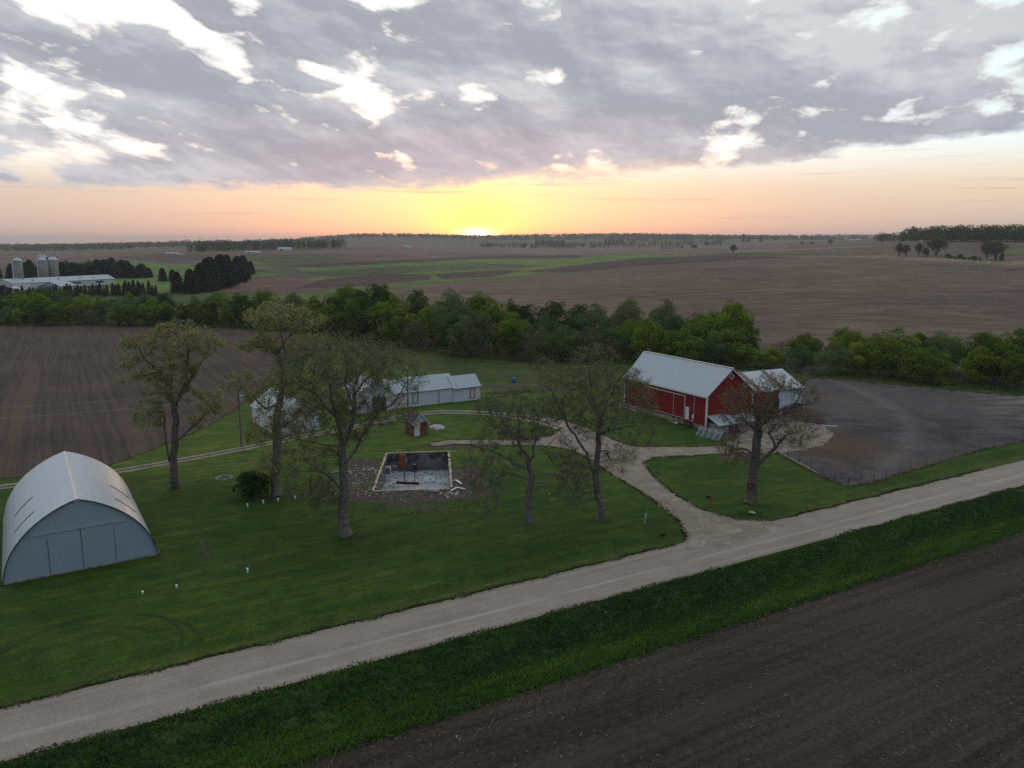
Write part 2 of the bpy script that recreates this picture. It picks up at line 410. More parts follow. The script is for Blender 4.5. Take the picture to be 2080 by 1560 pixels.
def mat_soil(name,a,c2,dirv,res,arcs=False,rowscale=1.3,warm=(.10,.068,.045)):
    m,b=newmat(name); p=b.pos(); P=b.sep(p)
    dx,dy=dirv; along=P[0]*dx+P[1]*dy; acr=P[0]*(-dy)+P[1]*dx
    wob=(b.noise(p,.03,3,.5)-.5)*3.0
    rows=b.noise(b.vec(along*.02,(acr+wob)*rowscale,0.0),1.0,4,.6)
    fine=b.noise(p,9,5,.75); clod=b.noise(p,2.5,5,.7); big=b.noise(p,.05,5,.6)
    c=b.mix(big.sst(.3,.7),a,c2)
    c=b.mix(1.0,c,b.mix(rows.sst(.35,.65),(.76,.76,.77),(1.26,1.24,1.22)),'MULTIPLY')
    c=b.mix(1.0,c,b.mix(fine.sst(.32,.68),(.50,.50,.50),(1.6,1.58,1.55)),'MULTIPLY')
    c=b.mix(1.0,c,b.mix(clod.sst(.32,.68),(.68,.68,.68),(1.38,1.36,1.34)),'MULTIPLY')
    c=b.mix(b.noise(b.vec(along*.008,(acr+wob)*.18,7.0),1,4,.65).sst(.5,.75)*.7,c,warm)
    if res: c=b.mix(b.noise(p,14,4,.8).sst(.68,.73)*.7,c,(.28,.22,.15))
    h=rows*1.2+clod*.6+fine*.5
    if arcs:
        # curved wheel marks where machines turned
        tr=None
        for cx,cy,r in ((17,44,9),(19,43,13),(2,33,11),(30,41,8)):
            d=((P[0]-cx)*(P[0]-cx)+(P[1]-cy)*(P[1]-cy)).op('SQRT')
            for rr in (r,r+1.9):
                q=(-((d-rr)*(d-rr))/.09).op('EXPONENT'); tr=q if tr is None else tr.op('MAXIMUM',q)
        tr=tr*b.noise(p,.12,2).sst(.42,.6)
        c=b.mix(tr*.45,c,b.mix(1.0,c,(.6,.6,.6),'MULTIPLY')); h=h-tr*.8
    finish(b,c,.95,h,.8,.10,0,.15); return m
M['near_soil']=mat_soil('ploughed_soil',(.029,.0245,.019),(.045,.037,.028),(float(RD[0]),float(RD[1])),True,True,1.1,(.062,.050,.039))
M['left_soil']=mat_soil('ploughed_soil_rows',(.048,.038,.031),(.072,.056,.044),(-.50,.866),False,False,1.25,(.115,.074,.052))
def mat_lot():
    m,b=newmat('trampled_mud'); p=b.pos(); P=b.sep(p)
    st=b.noise(p,.12,6,.65,.6); f=b.noise(p,7,6,.8); g=b.noise(p,1.1,6,.75)
    c=b.mix(st.sst(.35,.65),(.027,.025,.0255),(.072,.064,.060))
    c=b.mix(1.0,c,b.mix(f.sst(.3,.7),(.45,.45,.46),(1.75,1.7,1.65)),'MULTIPLY')
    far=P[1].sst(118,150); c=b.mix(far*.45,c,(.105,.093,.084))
    # trodden pale path and stony right side
    pa=b.noise(b.vec(P[0]*.05,P[1]*.12,5.0),1.4,5,.6)
    c=b.mix((pa.sst(.54,.70))*(g.sst(.40,.62))*.55,c,(.18,.165,.15))
    c=b.mix(b.noise(b.vec(P[0]*.5,P[1]*.9,9.0),2.6,6,.8).sst(.55,.68)*.45,c,(.20,.185,.17))
    rt=(P[0]-P[1]*.30-38.0).sst(0,22)*b.noise(b.vec(P[0]*.12,P[1]*.5,1.0),1.2,6,.7).sst(.44,.6)
    c=b.mix(rt*.8,c,(.26,.235,.21))
    dc_=((P[0]-(-9.15))*(P[0]-(-9.15))+(P[1]-(154.73))*(P[1]-(154.73))).op('SQRT')-80.20+(st-.5)*5.0
    tr_=(-(dc_*dc_)/2.2).op('EXPONENT')*P[0].sst(-9.15,38.97)*g.sst(.30,.62)
    c=b.mix(tr_*.42,c,(.19,.175,.16))
    # rusty straw round the feeder
    d=((P[0]-47.5)*(P[0]-47.5)/64+(P[1]-113)*(P[1]-113)/90).op('SQRT')+(g-.5)*.9
    c=b.mix((1.0-d.sst(.3,1.5))*.7,c,(.085,.050,.030))
    c=b.mix(b.noise(p,11,4,.8).sst(.69,.74),c,(.30,.28,.25))
    finish(b,c,.92,f+g*1.3,.8,.08,0,.2); return m
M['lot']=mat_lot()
def mat_yard():
    m,b=newmat('barnyard_straw_and_gravel'); p=b.pos()
    a=b.noise(p,.5,7,.75,.4); f=b.noise(p,4,6,.8); g=b.noise(p,14,4,.8)
    c=b.mix((a*.5+f*.5).sst(.38,.60),(.085,.066,.050),(.30,.265,.215))
    c=b.mix(g.sst(.58,.70)*.7,c,(.46,.42,.36)); c=b.mix(b.noise(p,1.2,5,.7).sst(.56,.66)*.6,c,(.07,.052,.038))
    finish(b,c,.95,f+g,.7,.06,0,.15); return m
M['stone_yard']=mat_yard()
def mat_leaf(name,c1,c2,c3,transl=.3,rv=.5):
    m,b=newmat(name); v=b.attr('v'); r=b.rnd()
    k=(v*(1-rv)+r*rv)
    c=b.mix(k.sst(.15,.55),c1,c2); c=b.mix(k.sst(.55,.95),c,c3)
    finish(b,c,.7,None,0,0,0,.12,transl); return m
M['leaf_green']=mat_leaf('foliage_green',(.065,.112,.011),(.13,.20,.018),(.25,.32,.030))
M['leaf_dark']=mat_leaf('foliage_dark',(.028,.058,.011),(.058,.105,.016),(.10,.155,.024))
M['leaf_willow']=mat_leaf('foliage_willow',(.060,.098,.036),(.10,.150,.052),(.15,.20,.075))
M['leaf_pale']=mat_leaf('foliage_pale',(.080,.085,.045),(.12,.12,.060),(.15,.15,.08))
M['needle']=mat_leaf('foliage_needles',(.006,.014,.008),(.013,.026,.013),(.022,.038,.017),.08)
M['leaf_oak']=mat_leaf('oak_catkins',(.19,.20,.075),(.30,.31,.12),(.46,.45,.20),.4,.1)
M['leaf_maple']=mat_leaf('maple_buds',(.14,.18,.045),(.22,.27,.07),(.36,.40,.12),.4,.1)
M['leaf_old']=mat_leaf('old_oak_leaves',(.15,.135,.055),(.24,.215,.085),(.36,.31,.14),.4,.1)
def mat_bark(name,a,c2):
    m,b=newmat(name); v=b.obj(); P=b.sep(v)
    n=b.noise(b.vec(P[0]*7,P[1]*7,P[2]*1.2),1.0,5,.7)
    c=b.mix(n.sst(.3,.7),a,c2); c=b.mix(b.noise(v,.6,3).sst(.4,.75)*.4,c,tuple(x*.6 for x in a))
    finish(b,c,.95,n,.9,.06,0,.1); return m
M['bark']=mat_bark('bark',(.085,.076,.066),(.22,.195,.168))
M['bark_dark']=mat_bark('bark_dark',(.062,.054,.046),(.18,.155,.130))
M['bark_pale']=mat_bark('bark_pale',(.075,.062,.050),(.16,.14,.115))
def mat_farwood(name,a,c2,c3):
    m,b=newmat(name); p=b.pos(); v=b.attr('v')
    c=b.mix(v.sst(.1,.6),a,c2); c=b.mix(v.sst(.6,1),c,c3)
    finish(b,c,.9,None,0,0,0,.1,.15); return m
M['farwood']=mat_farwood('far_wood_foliage',(.026,.042,.018),(.055,.078,.028),(.10,.11,.050))
def mat_sheet_metal(name,c,rib=.9,axis=1,dark=.82,rough=.42,metal=.25,streak=(.30,.27,.24),sk=.25):
    m,b=newmat(name); v=b.obj(); P=b.sep(v)
    q=P[axis]*(2*math.pi/.3*rib); w=q.op('SINE')
    n=b.noise(v,.8,6,.65); st=b.noise(b.vec(P[0]*(.3 if axis else 3),P[1]*(3 if axis else .3),P[2]*.3),1.2,5,.65)
    cc=b.mix(n.sst(.3,.7),tuple(x*dark for x in c),c)
    cc=b.mix(st.sst(.55,.8)*sk,cc,streak)
    finish(b,cc,rough,w,.35,.02,metal,.4); return m
M['roof_white']=mat_sheet_metal('pale_metal_roofing',(.33,.39,.415),.9,1,.93,.5,.15,(.30,.33,.35),.2)
M['roof_old']=mat_sheet_metal('weathered_metal_roofing',(.42,.46,.48),.9,0,.88,.55,.1,(.24,.19,.16),.4)
M['metal_wall']=mat_sheet_metal('white_metal_siding',(.47,.52,.55),1.2,1,.9,.5,.1)
M['quonset_skin']=mat_sheet_metal('arched_metal_sheeting',(.40,.47,.51),.45,1,.92,.42,.3,(.36,.41,.44),.12)
M['quonset_front']=mat_sheet_metal('pale_blue_metal_siding',(.27,.36,.41),1.2,0,.93,.5,.1,(.22,.28,.31),.3)
def mat_boards(name,a,c2,width=.3,axis=1,rough=.75,grime=(.1,.08,.06),gk=.3):
    m,b=newmat(name); v=b.obj(); P=b.sep(v)
    q=(P[0]+P[1])/width; fr=q.op('FRACT'); groove=(fr.sst(0,.07))*(1.0-fr.sst(.93,1))
    wn=b.n('ShaderNodeTexWhiteNoise'); wn.noise_dimensions='1D'; b.link(q.op('FLOOR'),wn.inputs['W'])
    k=E(b.nt,wn.outputs[0]); n=b.noise(b.vec(P[0]*6,P[1]*6,P[2]*.9),1,5,.65)
    cc=b.mix(k*.5+n*.5,a,c2); cc=b.mix((1.0-groove)*.7,cc,tuple(x*.35 for x in a))
    cc=b.mix(b.noise(v,.7,6,.7).sst(.5,.75)*gk,cc,grime)
    finish(b,cc,rough,groove+n*.3,.5,.02,0,.25); return m
M['red_boards']=mat_boards('red_barn_boards',(.15,.0065,.006),(.21,.011,.010),.28,grime=(.065,.006,.006),gk=.5)
M['white_boards']=mat_boards('white_painted_boards',(.50,.53,.55),(.60,.62,.63),.22,grime=(.34,.34,.32))
M['old_boards']=mat_boards('weathered_boards',(.095,.070,.052),(.19,.15,.12),.2,grime=(.05,.035,.03))
M['white_trim']=plain('white_trim_paint',(.60,.60,.60),.6,.08,1.5)
M['cream_trim']=plain('cream_ridge_flashing',(.66,.61,.57),.6,.06,2)
M['red_trim']=plain('red_trim_paint',(.22,.022,.028),.6,.15,2)
M['dark']=plain('dark_opening',(.010,.010,.011),.7,.3,1)
M['dark_trim']=plain('dark_rubber_seal',(.028,.034,.038),.6,.2,2)
M['glass']=plain('dark_window_glass',(.018,.022,.028),.12,.2,1,0,.6,0)
M['concrete']=plain('concrete',(.30,.29,.27),.9,.3,1.2,grime=(.10,.085,.07))
M['yellow_concrete']=plain('scorched_wall_top',(.42,.36,.235),.9,.25,1.6,grime=(.10,.075,.05),bumps=.5)
M['rubble']=plain('broken_concrete',(.24,.225,.20),.95,.4,2.5,grime=(.09,.07,.06))
M['wood']=plain('bare_lumber',(.26,.20,.14),.85,.3,3)
M['post_wood']=plain('fence_post_wood',(.085,.072,.060),.9,.3,5)
M['rust']=plain('rust_brown_paint',(.11,.022,.016),.7,.3,4)
M['steel_dark']=plain('sooty_steel',(.030,.024,.022),.6,.3,4)
M['galv']=plain('galvanised_steel',(.33,.40,.48),.4,.12,3,.5)
M['blue']=plain('blue_plastic',(.010,.10,.40),.4,.15,2,0,.5)
M['white_plastic']=plain('white_plastic',(.75,.80,.80),.4,.05,2,0,.5)
M['aqua_plastic']=plain('pale_green_tube',(.42,.66,.60),.4,.05,2,0,.5)
M['black']=plain('black_paint',(.012,.012,.012),.5,.2,2)
M['orange_wood']=plain('stained_mailbox_post',(.22,.075,.030),.8,.2,4)
M['straw']=plain('corn_residue',(.34,.27,.18),.9,.35,.7)
M['stone']=plain('field_stone',(.27,.24,.21),.95,.35,2.2)
M['bone']=plain('pale_limestone',(.42,.40,.37),.9,.2,2)
M['deadwood']=plain('bleached_brushwood',(.22,.195,.17),.9,.3,1)
M['green_paint']=plain('dark_green_paint',(.015,.060,.045),.6,.2,2)
M['shingle']=plain('grey_shingles',(.085,.080,.080),.95,.35,4,bumps=.6)
def mat_brick(name,a,c2,mortar,scale=3.0,bw=.5,rh=.18,soot=False):
    m,b=newmat(name); v=b.obj(); P=b.sep(v)
    t=b.n('ShaderNodeTexBrick'); t.inputs['Scale'].default_value=scale
    b.link(b.vec(P[0]+P[1],P[2],0.0),t.inputs[0])
    t.inputs['Color1'].default_value=(*a,1); t.inputs['Color2'].default_value=(*c2,1); t.inputs['Mortar'].default_value=(*mortar,1)
    t.inputs['Brick Width'].default_value=bw; t.inputs['Row Height'].default_value=rh*1.0; t.inputs['Mortar Size'].default_value=.018
    cc=t.outputs[0]; n=b.noise(v,1.1,6,.7)
    cc=b.mix(1.0,cc,b.mix(n.sst(.3,.7),(.65,.65,.65),(1.3,1.3,1.3)),'MULTIPLY')
    if soot:
        k=(b.noise(b.vec(P[0]*.5,P[1]*.5,P[2]*.6),1.3,6,.7)+P[2]*.10+.14).sst(.50,.66)
        cc=b.mix(k*.85,cc,(.022,.022,.025))
    finish(b,cc,.92,E(b.nt,t.outputs[1]),.4,-.02,0,.15); return m
M['brick']=mat_brick('dark_red_brick',(.13,.030,.020),(.19,.055,.035),(.16,.13,.11))
M['brick_orange']=mat_brick('orange_brick',(.24,.080,.035),(.30,.11,.05),(.2,.14,.1))
M['block']=mat_brick('sooty_block_wall',(.16,.16,.165),(.22,.22,.22),(.10,.10,.10),1.0,.40,.20,True)
M['fieldstone']=mat_brick('rough_stone_masonry',(.20,.17,.14),(.30,.27,.23),(.15,.13,.11),1.0,.55,.28)
M['silo']=mat_brick('concrete_stave_silo',(.20,.185,.175),(.27,.25,.235),(.13,.12,.115),.5,.35,.45)
def mat_floor():
    m,b=newmat('littered_concrete_floor'); v=b.obj()
    c=b.mix(b.noise(v,.5,6,.65).sst(.35,.65),(.20,.225,.245),(.38,.41,.42))
    c=b.mix(b.noise(v,1.6,6,.75,.6).sst(.58,.70)*.6,c,(.09,.085,.085))
    finish(b,c,.7,b.noise(v,5,4),.2,.02,0,.3); return m
M['floor']=mat_floor()
def mat_farpond(): pass

# ------------------------------------------------------------------ ground sheet (one sheet, finer near the viewer)
NA=760; az_=np.linspace(R(-52),R(52),NA)
rr=[9.0]
while rr[-1]<11500: rr.append(rr[-1]*1.0118)
rr=np.array(rr); NR=len(rr)
AZ,RR=np.meshgrid(az_,rr); GX=(np.sin(AZ)*RR).ravel(); GY=(np.cos(AZ)*RR).ravel(); GZ=H(GX,GY)
def inpoly(px,py,poly):
    r=np.zeros(len(px),bool); j=len(poly)-1
    for i in range(len(poly)):
        xi,yi=poly[i]; xj,yj=poly[j]
        c=((yi>py)!=(yj>py))&(px<(xj-xi)*(py-yi)/(yj-yi+1e-12)+xi); r^=c; j=i
    return r
PXv,PYv=proj(GX,GY,GZ)
# colours of the land (albedo)
LAWN=(.032,.070,.0075); MEADOW=(.050,.098,.012); SOIL=(.108,.085,.063); DSOIL=(.050,.037,.034); GREEN=(.085,.155,.030); DGREEN=(.045,.080,.024); PALE=(.20,.16,.125)
base_l=[(-60,661),(250,662),(480,668),(620,676),(720,692),(860,712),(920,724),(1040,733),(1290,742),(1440,748),(1560,752),(1640,760),(1760,768),(1900,782),(2080,798),(2170,803)]
_b=[gp(*q) for q in base_l]; BX=[q[0]/q[1] for q in _b]; BY=[q[1] for q in _b]
def sst(a,b,x):
    t=np.clip((x-a)/(b-a+1e-12),0,1); return t*t*(3-2*t)
def ground_attrs(x,y,px,py):
    n=len(x); C=np.tile(np.array(LAWN),(n,1)); crop=np.zeros(n); dirt=np.zeros(n); tall=np.zeros(n)
    s=(x-R0[0])*RN[0]+(y-R0[1])*RN[1]; tt=x*RD[0]+y*RD[1]
    # brighter meadow grass toward the creek and the left field edge
    k=sst(86,150,y-.25*x)[:,None]; C=C*(1-k)+np.array(MEADOW)*k
    k=(sst(-48,-30,-np.abs(x+46)-0)*sst(92,104,y)*sst(150,120,y))[:,None]; C=C*(1-.6*k)+np.array((.065,.115,.016))*.6*k
    # roadside ditch: deep blue-green, yellower lip by the field
    d=sst(5.5,8,s); C=C*(1-d[:,None])+np.array((.030,.066,.017))*d[:,None]
    d=(sst(9.5,13,s)*sst(17,15,s))[:,None]; C=C*(1-d)+np.array((.042,.085,.012))*d
    d=np.exp(-((s+.9)/1.0)**2)[:,None]*.5; C=C*(1-d)+np.array((.060,.085,.018))*d
    tall=sst(6.2,8,s)*sst(17,15,s)*.6
    def bl(cx,cy,rx,ry,a=1.0,ang=0):
        dx=x-cx; dy=y-cy; c_,s_=math.cos(ang),math.sin(ang)
        u=(dx*c_+dy*s_)/rx; v=(dy*c_-dx*s_)/ry; return a*np.exp(-(u*u+v*v))
    dirt=np.maximum.reduce([bl(-12.5,90.2,10,3.6,1.15),bl(-6,97,3.4,8,.85),bl(-19.8,99,3.4,8,.9),bl(-11,86,8,3,.62),bl(-4,91,5,4,.62),bl(-9,112,8,2.5,.7),
        bl(1,104,6,3.0,.45),bl(-22,104,4,2.5,.75),bl(-30,95,3,2,.3),bl(0,160,22,3.0,.9,-.12),bl(6,151,12,3.5,.45),bl(17,150,10,4.5,.5),bl(-24,131,3,1.5,.5),bl(-38,105,5,.6,.7,.9),bl(-38.5,103,2.5,1.6,.6),
        bl(-30.8,73.5,.8,5,.6,.53),bl(33,107,5,3.5,.8),bl(36,119,6,4,.9),bl(9,128,3,9,.45),bl(-56,98,1.2,14,.5,-1.0),bl(4,160,40,1.5,.5,-.1)])
    # ---- the far country, painted as fields
    far=y>np.interp(x/np.maximum(y,1),BX,BY)+30
    def F(poly,c,cr=1.0):
        m_=inpoly(px,py,poly)&far; C[m_]=c; crop[m_]=cr
    C[far]=SOIL; crop[far]=1.0
    F([(-400,500),(2500,440),(2500,470),(1040,502),(-400,520)],(.10,.095,.065))
    F([(-400,520),(0,535),(120,545),(230,540),(330,530),(430,525),(430,515),(320,520),(200,525),(-400,500)],(.11,.085,.070))
    F([(-400,515),(140,522),(0,545),(-400,560)],(.13,.095,.075))
    F([(-400,552),(0,562),(45,545),(80,540),(240,530),(300,530),(340,540),(420,534),(500,520),(560,520),(640,520),(690,540),(560,560),(500,565),(380,600),(240,600),(-400,640)],GREEN)
    F([(230,522),(345,513),(440,518),(400,530),(350,532),(300,530)],(.080,.060,.055))
    F([(360,535),(470,530),(520,535),(560,548),(500,553),(420,545)],(.115,.085,.065))
    F([(560,515),(700,505),(1040,505),(1040,520),(800,530),(640,520)],(.12,.092,.075))
    F([(450,520),(640,517),(720,530),(690,545),(620,560),(500,552),(560,540)],(.065,.085,.038))
    F([(570,540),(700,533),(1040,517),(1100,520),(1180,517),(1180,524),(1040,528),(800,536),(640,542)],(.050,.038,.036))
    F([(600,545),(760,537),(980,526),(1180,524),(1240,518),(1420,517),(1420,523),(1300,530),(1200,540),(1060,560),(880,574),(700,584),(600,584),(640,560)],GREEN)
    F([(620,553),(800,541),(1000,536),(1120,540),(1040,545),(860,552),(760,560),(640,562)],(.060,.080,.036))
    F([(395,600),(500,572),(600,566),(700,572),(590,590),(480,612)],(.11,.070,.058))
    F([(600,586),(650,568),(780,556),(880,558),(870,568),(740,582)],(.058,.040,.038))
    F([(880,557),(1010,548),(1060,550),(1000,562),(900,566)],(.055,.038,.036))
    F([(1060,552),(1200,535),(1300,524),(1420,520),(1560,515),(1700,515),(1640,522),(1500,528),(1300,540),(1160,555)],(.052,.038,.036))
    F([(1040,500),(1300,498),(1500,496),(1600,490),(1600,515),(1420,516),(1250,514),(1180,518),(1040,516)],(.135,.105,.088))
    F([(1440,516),(1520,513),(1790,519),(1780,523),(1500,520)],DGREEN)
    F([(1480,511),(1770,499),(1775,501),(1480,514)],PALE)
    F([(1990,508),(2100,520),(2300,540),(2300,520),(2080,505)],GREEN)
    F([(480,605),(700,585),(880,572),(1060,560),(1180,552),(1180,556),(1000,570),(700,600),(560,620)],(.070,.11,.028),.6)
    # the big bare hillside
    m_=far&inpoly(px,py,[(830,760),(860,578),(1060,562),(1180,556),(1300,542),(1500,530),(1640,523),(1800,525),(1980,533),(2600,545),(2600,900),(900,700)])
    C[m_]=(.108,.085,.062); crop[m_]=1
    F([(1560,521),(1800,524),(1980,536),(2300,542),(2300,534),(2000,528),(1800,519),(1600,519)],(.15,.135,.085))
    # creek bottom grass
    yb=np.interp(x/np.maximum(y,1),BX,BY)+8; kk=((y>yb-40)*sst(yb+42,yb+26,y))[:,None]; C=C*(1-kk)+np.array((.045,.070,.018))*kk; crop=crop*(1-kk[:,0])
    m_=(x<-150)&(y>330)&(y<480); C[m_]=(.05,.08,.022)
    v=y>3300; C[v]=C[v]*.5+np.array((.05,.055,.032))*.5
    return C,crop,dirt,tall
C,crop,dirt,tall=ground_attrs(GX,GY,PXv,PYv)
ii=np.arange(NR-1)[:,None]*NA+np.arange(NA-1)[None,:]
FQ=np.stack([ii,ii+1,ii+NA+1,ii+NA],-1).reshape(-1,4)
# the pit of the burnt house is a real hole: drop the cells there and lay an exact collar round it
PIT=[gp(760,998),gp(915,993),gp(910,918),gp(787,922)]
px0=min(p[0] for p in PIT)-.4; px1=max(p[0] for p in PIT)+.4; py0=min(p[1] for p in PIT)-.4; py1=max(p[1] for p in PIT)+.4
inr=((GX>px0)&(GX<px1)&(GY>py0)&(GY<py1)); FQ=FQ[~inr[FQ].any(1)]
def c4(C): return np.c_[C,np.ones(len(C))]
g=mesh_np('ground',np.c_[GX,GY,GZ],FQ,M['ground'],None,True,{'tint':('FLOAT_COLOR',c4(C)),'dirt':('FLOAT',dirt),'crop':('FLOAT',crop),'tall':('FLOAT',tall)})
tag(g,kind='structure')
# collar
bm=bmesh.new(); N_=40
gx=np.linspace(px0-2.2,px1+2.2,N_); gy=np.linspace(py0-2.2,py1+2.2,N_+10)
vs=[[bm.verts.new((x,y,.004)) for x in gx] for y in gy]
for j in range(len(gy)-1):
    for i in range(N_-1): bm.faces.new((vs[j][i],vs[j][i+1],vs[j+1][i+1],vs[j+1][i]))
cen=(sum(p[0] for p in PIT)/4,sum(p[1] for p in PIT)/4)
for i in range(4):
    a=Vector((*PIT[i],0)); b_=Vector((*PIT[(i+1)%4],0)); d=b_-a; nrm=Vector((d.y,-d.x,0)).normalized()
    bmesh.ops.bisect_plane(bm,geom=bm.verts[:]+bm.edges[:]+bm.faces[:],plane_co=a,plane_no=nrm)
dead=[f for f in bm.faces if inpoly(np.array([f.calc_center_median().x]),np.array([f.calc_center_median().y]),PIT)[0]]
bmesh.ops.delete(bm,geom=dead,context='FACES')
me=bpy.data.meshes.new('bare_earth'); bm.to_mesh(me); bm.free(); me.materials.append(M['ground'])
cx=np.empty(len(me.vertices)*3,dtype=np.float32); me.vertices.foreach_get('co',cx); cx=cx.reshape(-1,3).astype(float)
C2,cr2,di2,ta2=ground_attrs(cx[:,0],cx[:,1],np.zeros(len(cx)),np.zeros(len(cx)))
for nm,ty,dat in (('tint','FLOAT_COLOR',c4(C2)),('dirt','FLOAT',di2),('crop','FLOAT',cr2),('tall','FLOAT',ta2)):
    a=me.attributes.new(nm,ty,'POINT'); a.data.foreach_set('value' if ty=='FLOAT' else 'color',np.asarray(dat,dtype=np.float32).ravel())
o=bpy.data.objects.new('bare_earth',me); col.objects.link(o); tag(o,kind='structure')

# ------------------------------------------------------------------ sheets laid on the flat ground
rs=np.random.RandomState(5)
def jitter(poly,step=.5,amp=.12,rng=rs):
    out=[]
    n=len(poly)
    for i in range(n):
        a=np.array(poly[i]); b_=np.array(poly[(i+1)%n]); L=np.linalg.norm(b_-a)
        if L<1e-6: continue
        k=max(1,int(L/step)); nrm=np.array((b_[1]-a[1],a[0]-b_[0]))/L
        ph=rng.rand(3)*6
        for j in range(k):
            q=a+(b_-a)*j/k; u=L*j/k
            if L>350: w=0
            else: w=(np.sin(u*.9+ph[0])*.5+np.sin(u*2.3+ph[1])*.3+rng.randn()*.55)*amp
            out.append(q+nrm*w)
    return out
from mathutils.geometry import tessellate_polygon
def sheet(name,poly,z,mat,step=.5,amp=.12,kind='structure'):
    P=jitter(poly,step,amp); tri=tessellate_polygon([[Vector((p[0],p[1],0)) for p in P]])
    V=[(p[0],p[1],z) for p in P]
    tris=[]
    for t in tri:
        a,b_,c_=[P[k] for k in t]
        cr=(b_[0]-a[0])*(c_[1]-a[1])-(b_[1]-a[1])*(c_[0]-a[0])
        tris.append(list(t) if cr>0 else list(t)[::-1])
    o=mesh_np(name,V,tris,mat); tag(o,kind=kind); return o
def rp(s,t):
    q=R0+RN*s+RD*t; return (float(q[0]),float(q[1]))
sheet('gravel_road',[rp(0,-60),rp(6.35,-60),rp(6.35,420),rp(0,420)],.030,M['road'],.35,.17)
sheet('ploughed_field',[rp(15.0,-60),rp(90,-60),rp(90,330),rp(15.6,330),rp(15.3,150),rp(14.7,80),rp(14.6,10)],.014,M['near_soil'],.4,.14)
lf=[(-120,985),(0,972),(100,966),(160,959),(205,951),(260,933),(330,905),(380,885),(420,868),(470,838),(520,800),(570,765),(600,745),(650,712),(640,690),(600,672),(480,667),(300,664),(0,661),(-400,660)]
sheet('ploughed_field',[gp(*q) for q in lf],.018,M['left_soil'],.7,.22)
lot=[(1572,918),(1600,934),(1650,960),(1690,978),(1720,989),(1760,982),(1850,958),(1990,915),(2080,896),(2300,845),(2300,832),(2080,804),(1960,795),(1900,789),(1750,775),(1660,768),(1640,770),(1610,800),(1500,850),(1492,880),(1486,915),(1530,918)]
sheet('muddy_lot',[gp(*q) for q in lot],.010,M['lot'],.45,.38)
sy=[(1478,900),(1500,888),(1530,868),(1560,850),(1600,850),(1650,858),(1680,868),(1692,884),(1680,900),(1640,912),(1590,920),(1540,921),(1490,917)]
def strip(name,pts,widths,z,mat,step=.6,amp=.1):
    """a path with an across coordinate, from a world centre line"""
    P=[np.array(p) for p in pts]; Q=[]; W=[]
    for i in range(len(P)-1):
        p0=P[max(i-1,0)];p1=P[i];p2=P[i+1];p3=P[min(i+2,len(P)-1)]; L=np.linalg.norm(p2-p1); k=max(2,int(L/step))
        for j in range(k):
            t=j/k; Q.append(.5*((2*p1)+(-p0+p2)*t+(2*p0-5*p1+4*p2-p3)*t*t+(-p0+3*p1-3*p2+p3)*t**3)); W.append(widths[i]*(1-t)+widths[i+1]*t)
    Q.append(P[-1]); W.append(widths[-1]); V=[];A=[];Fc=[]; m=9
    for i,q in enumerate(Q):
        d=Q[min(i+1,len(Q)-1)]-Q[max(i-1,0)]; d=d/np.linalg.norm(d); nr=np.array((-d[1],d[0]))
        jl,jr=rs.randn(2)*amp
        for k in range(m):
            a=k/(m-1); w=W[i]/2; off=(a*2-1)*w+(jl if k==0 else jr if k==m-1 else 0)
            V.append((q[0]+nr[0]*off,q[1]+nr[1]*off,z)); A.append(a)
    for i in range(len(Q)-1):
        for k in range(m-1): Fc.append((i*m+k+1,i*m+k,(i+1)*m+k,(i+1)*m+k+1))
    Fc=[f[::-1] for f in Fc] if True else Fc
    o=mesh_np(name,V,Fc,mat,None,False,{'across':('FLOAT',A)}); tag(o,kind='structure')
    bm=bmesh.new(); bm.from_mesh(o.data); bmesh.ops.recalc_face_normals(bm,faces=bm.faces)
    if sum(f.normal.z for f in bm.faces)<0: bmesh.ops.reverse_faces(bm,faces=bm.faces[:])
    bm.to_mesh(o.data); bm.free(); return o
def flatpoly(name,poly,z,mat,step,amp):
    o=sheet(name,poly,z,mat,step,amp)
    a=o.data.attributes.new('across','FLOAT','POINT'); a.data.foreach_set('value',[.5]*len(o.data.vertices)); return o
flatpoly('barnyard',[gp(*q) for q in sy],.018,M['stone_yard'],.5,.25)
dv=[(1396,1118),(1393,1085),(1381,1060),(1355,1038),(1322,1012),(1283,988),(1245,965),(1215,945),(1190,928),(1150,912),(1100,905),(1000,905),(930,902),(880,907),(868,902),(900,895),(960,893),(1060,895),(1120,886),(1140,870),(1090,852),
    (1110,846),(1160,858),(1200,872),(1230,886),(1262,900),(1300,908),(1400,908),(1486,906),(1486,921),(1400,926),(1330,929),(1306,940),(1318,958),(1345,985),(1380,1010),(1420,1033),(1460,1046),(1500,1056),(1560,1059),(1600,1070),(1500,1105)]
flatpoly('driveway',[gp(*q) for q in dv],.034,M['drive'],.4,.2)
tk=[(-150,1012),(0,990),(120,975),(240,957),(350,938),(480,914),(560,898),(640,882),(700,872),(760,858),(800,850),(850,841),(900,837),(960,838),(1020,843),(1090,853),(1150,868)]
strip('farm_track',[gp(*q) for q in tk],[2.6,2.6,2.6,2.5,2.4,2.4,2.4,2.4,2.5,2.6,2.8,3,3.2,3.2,3.6,4.2,4.6],.026,M['track'])
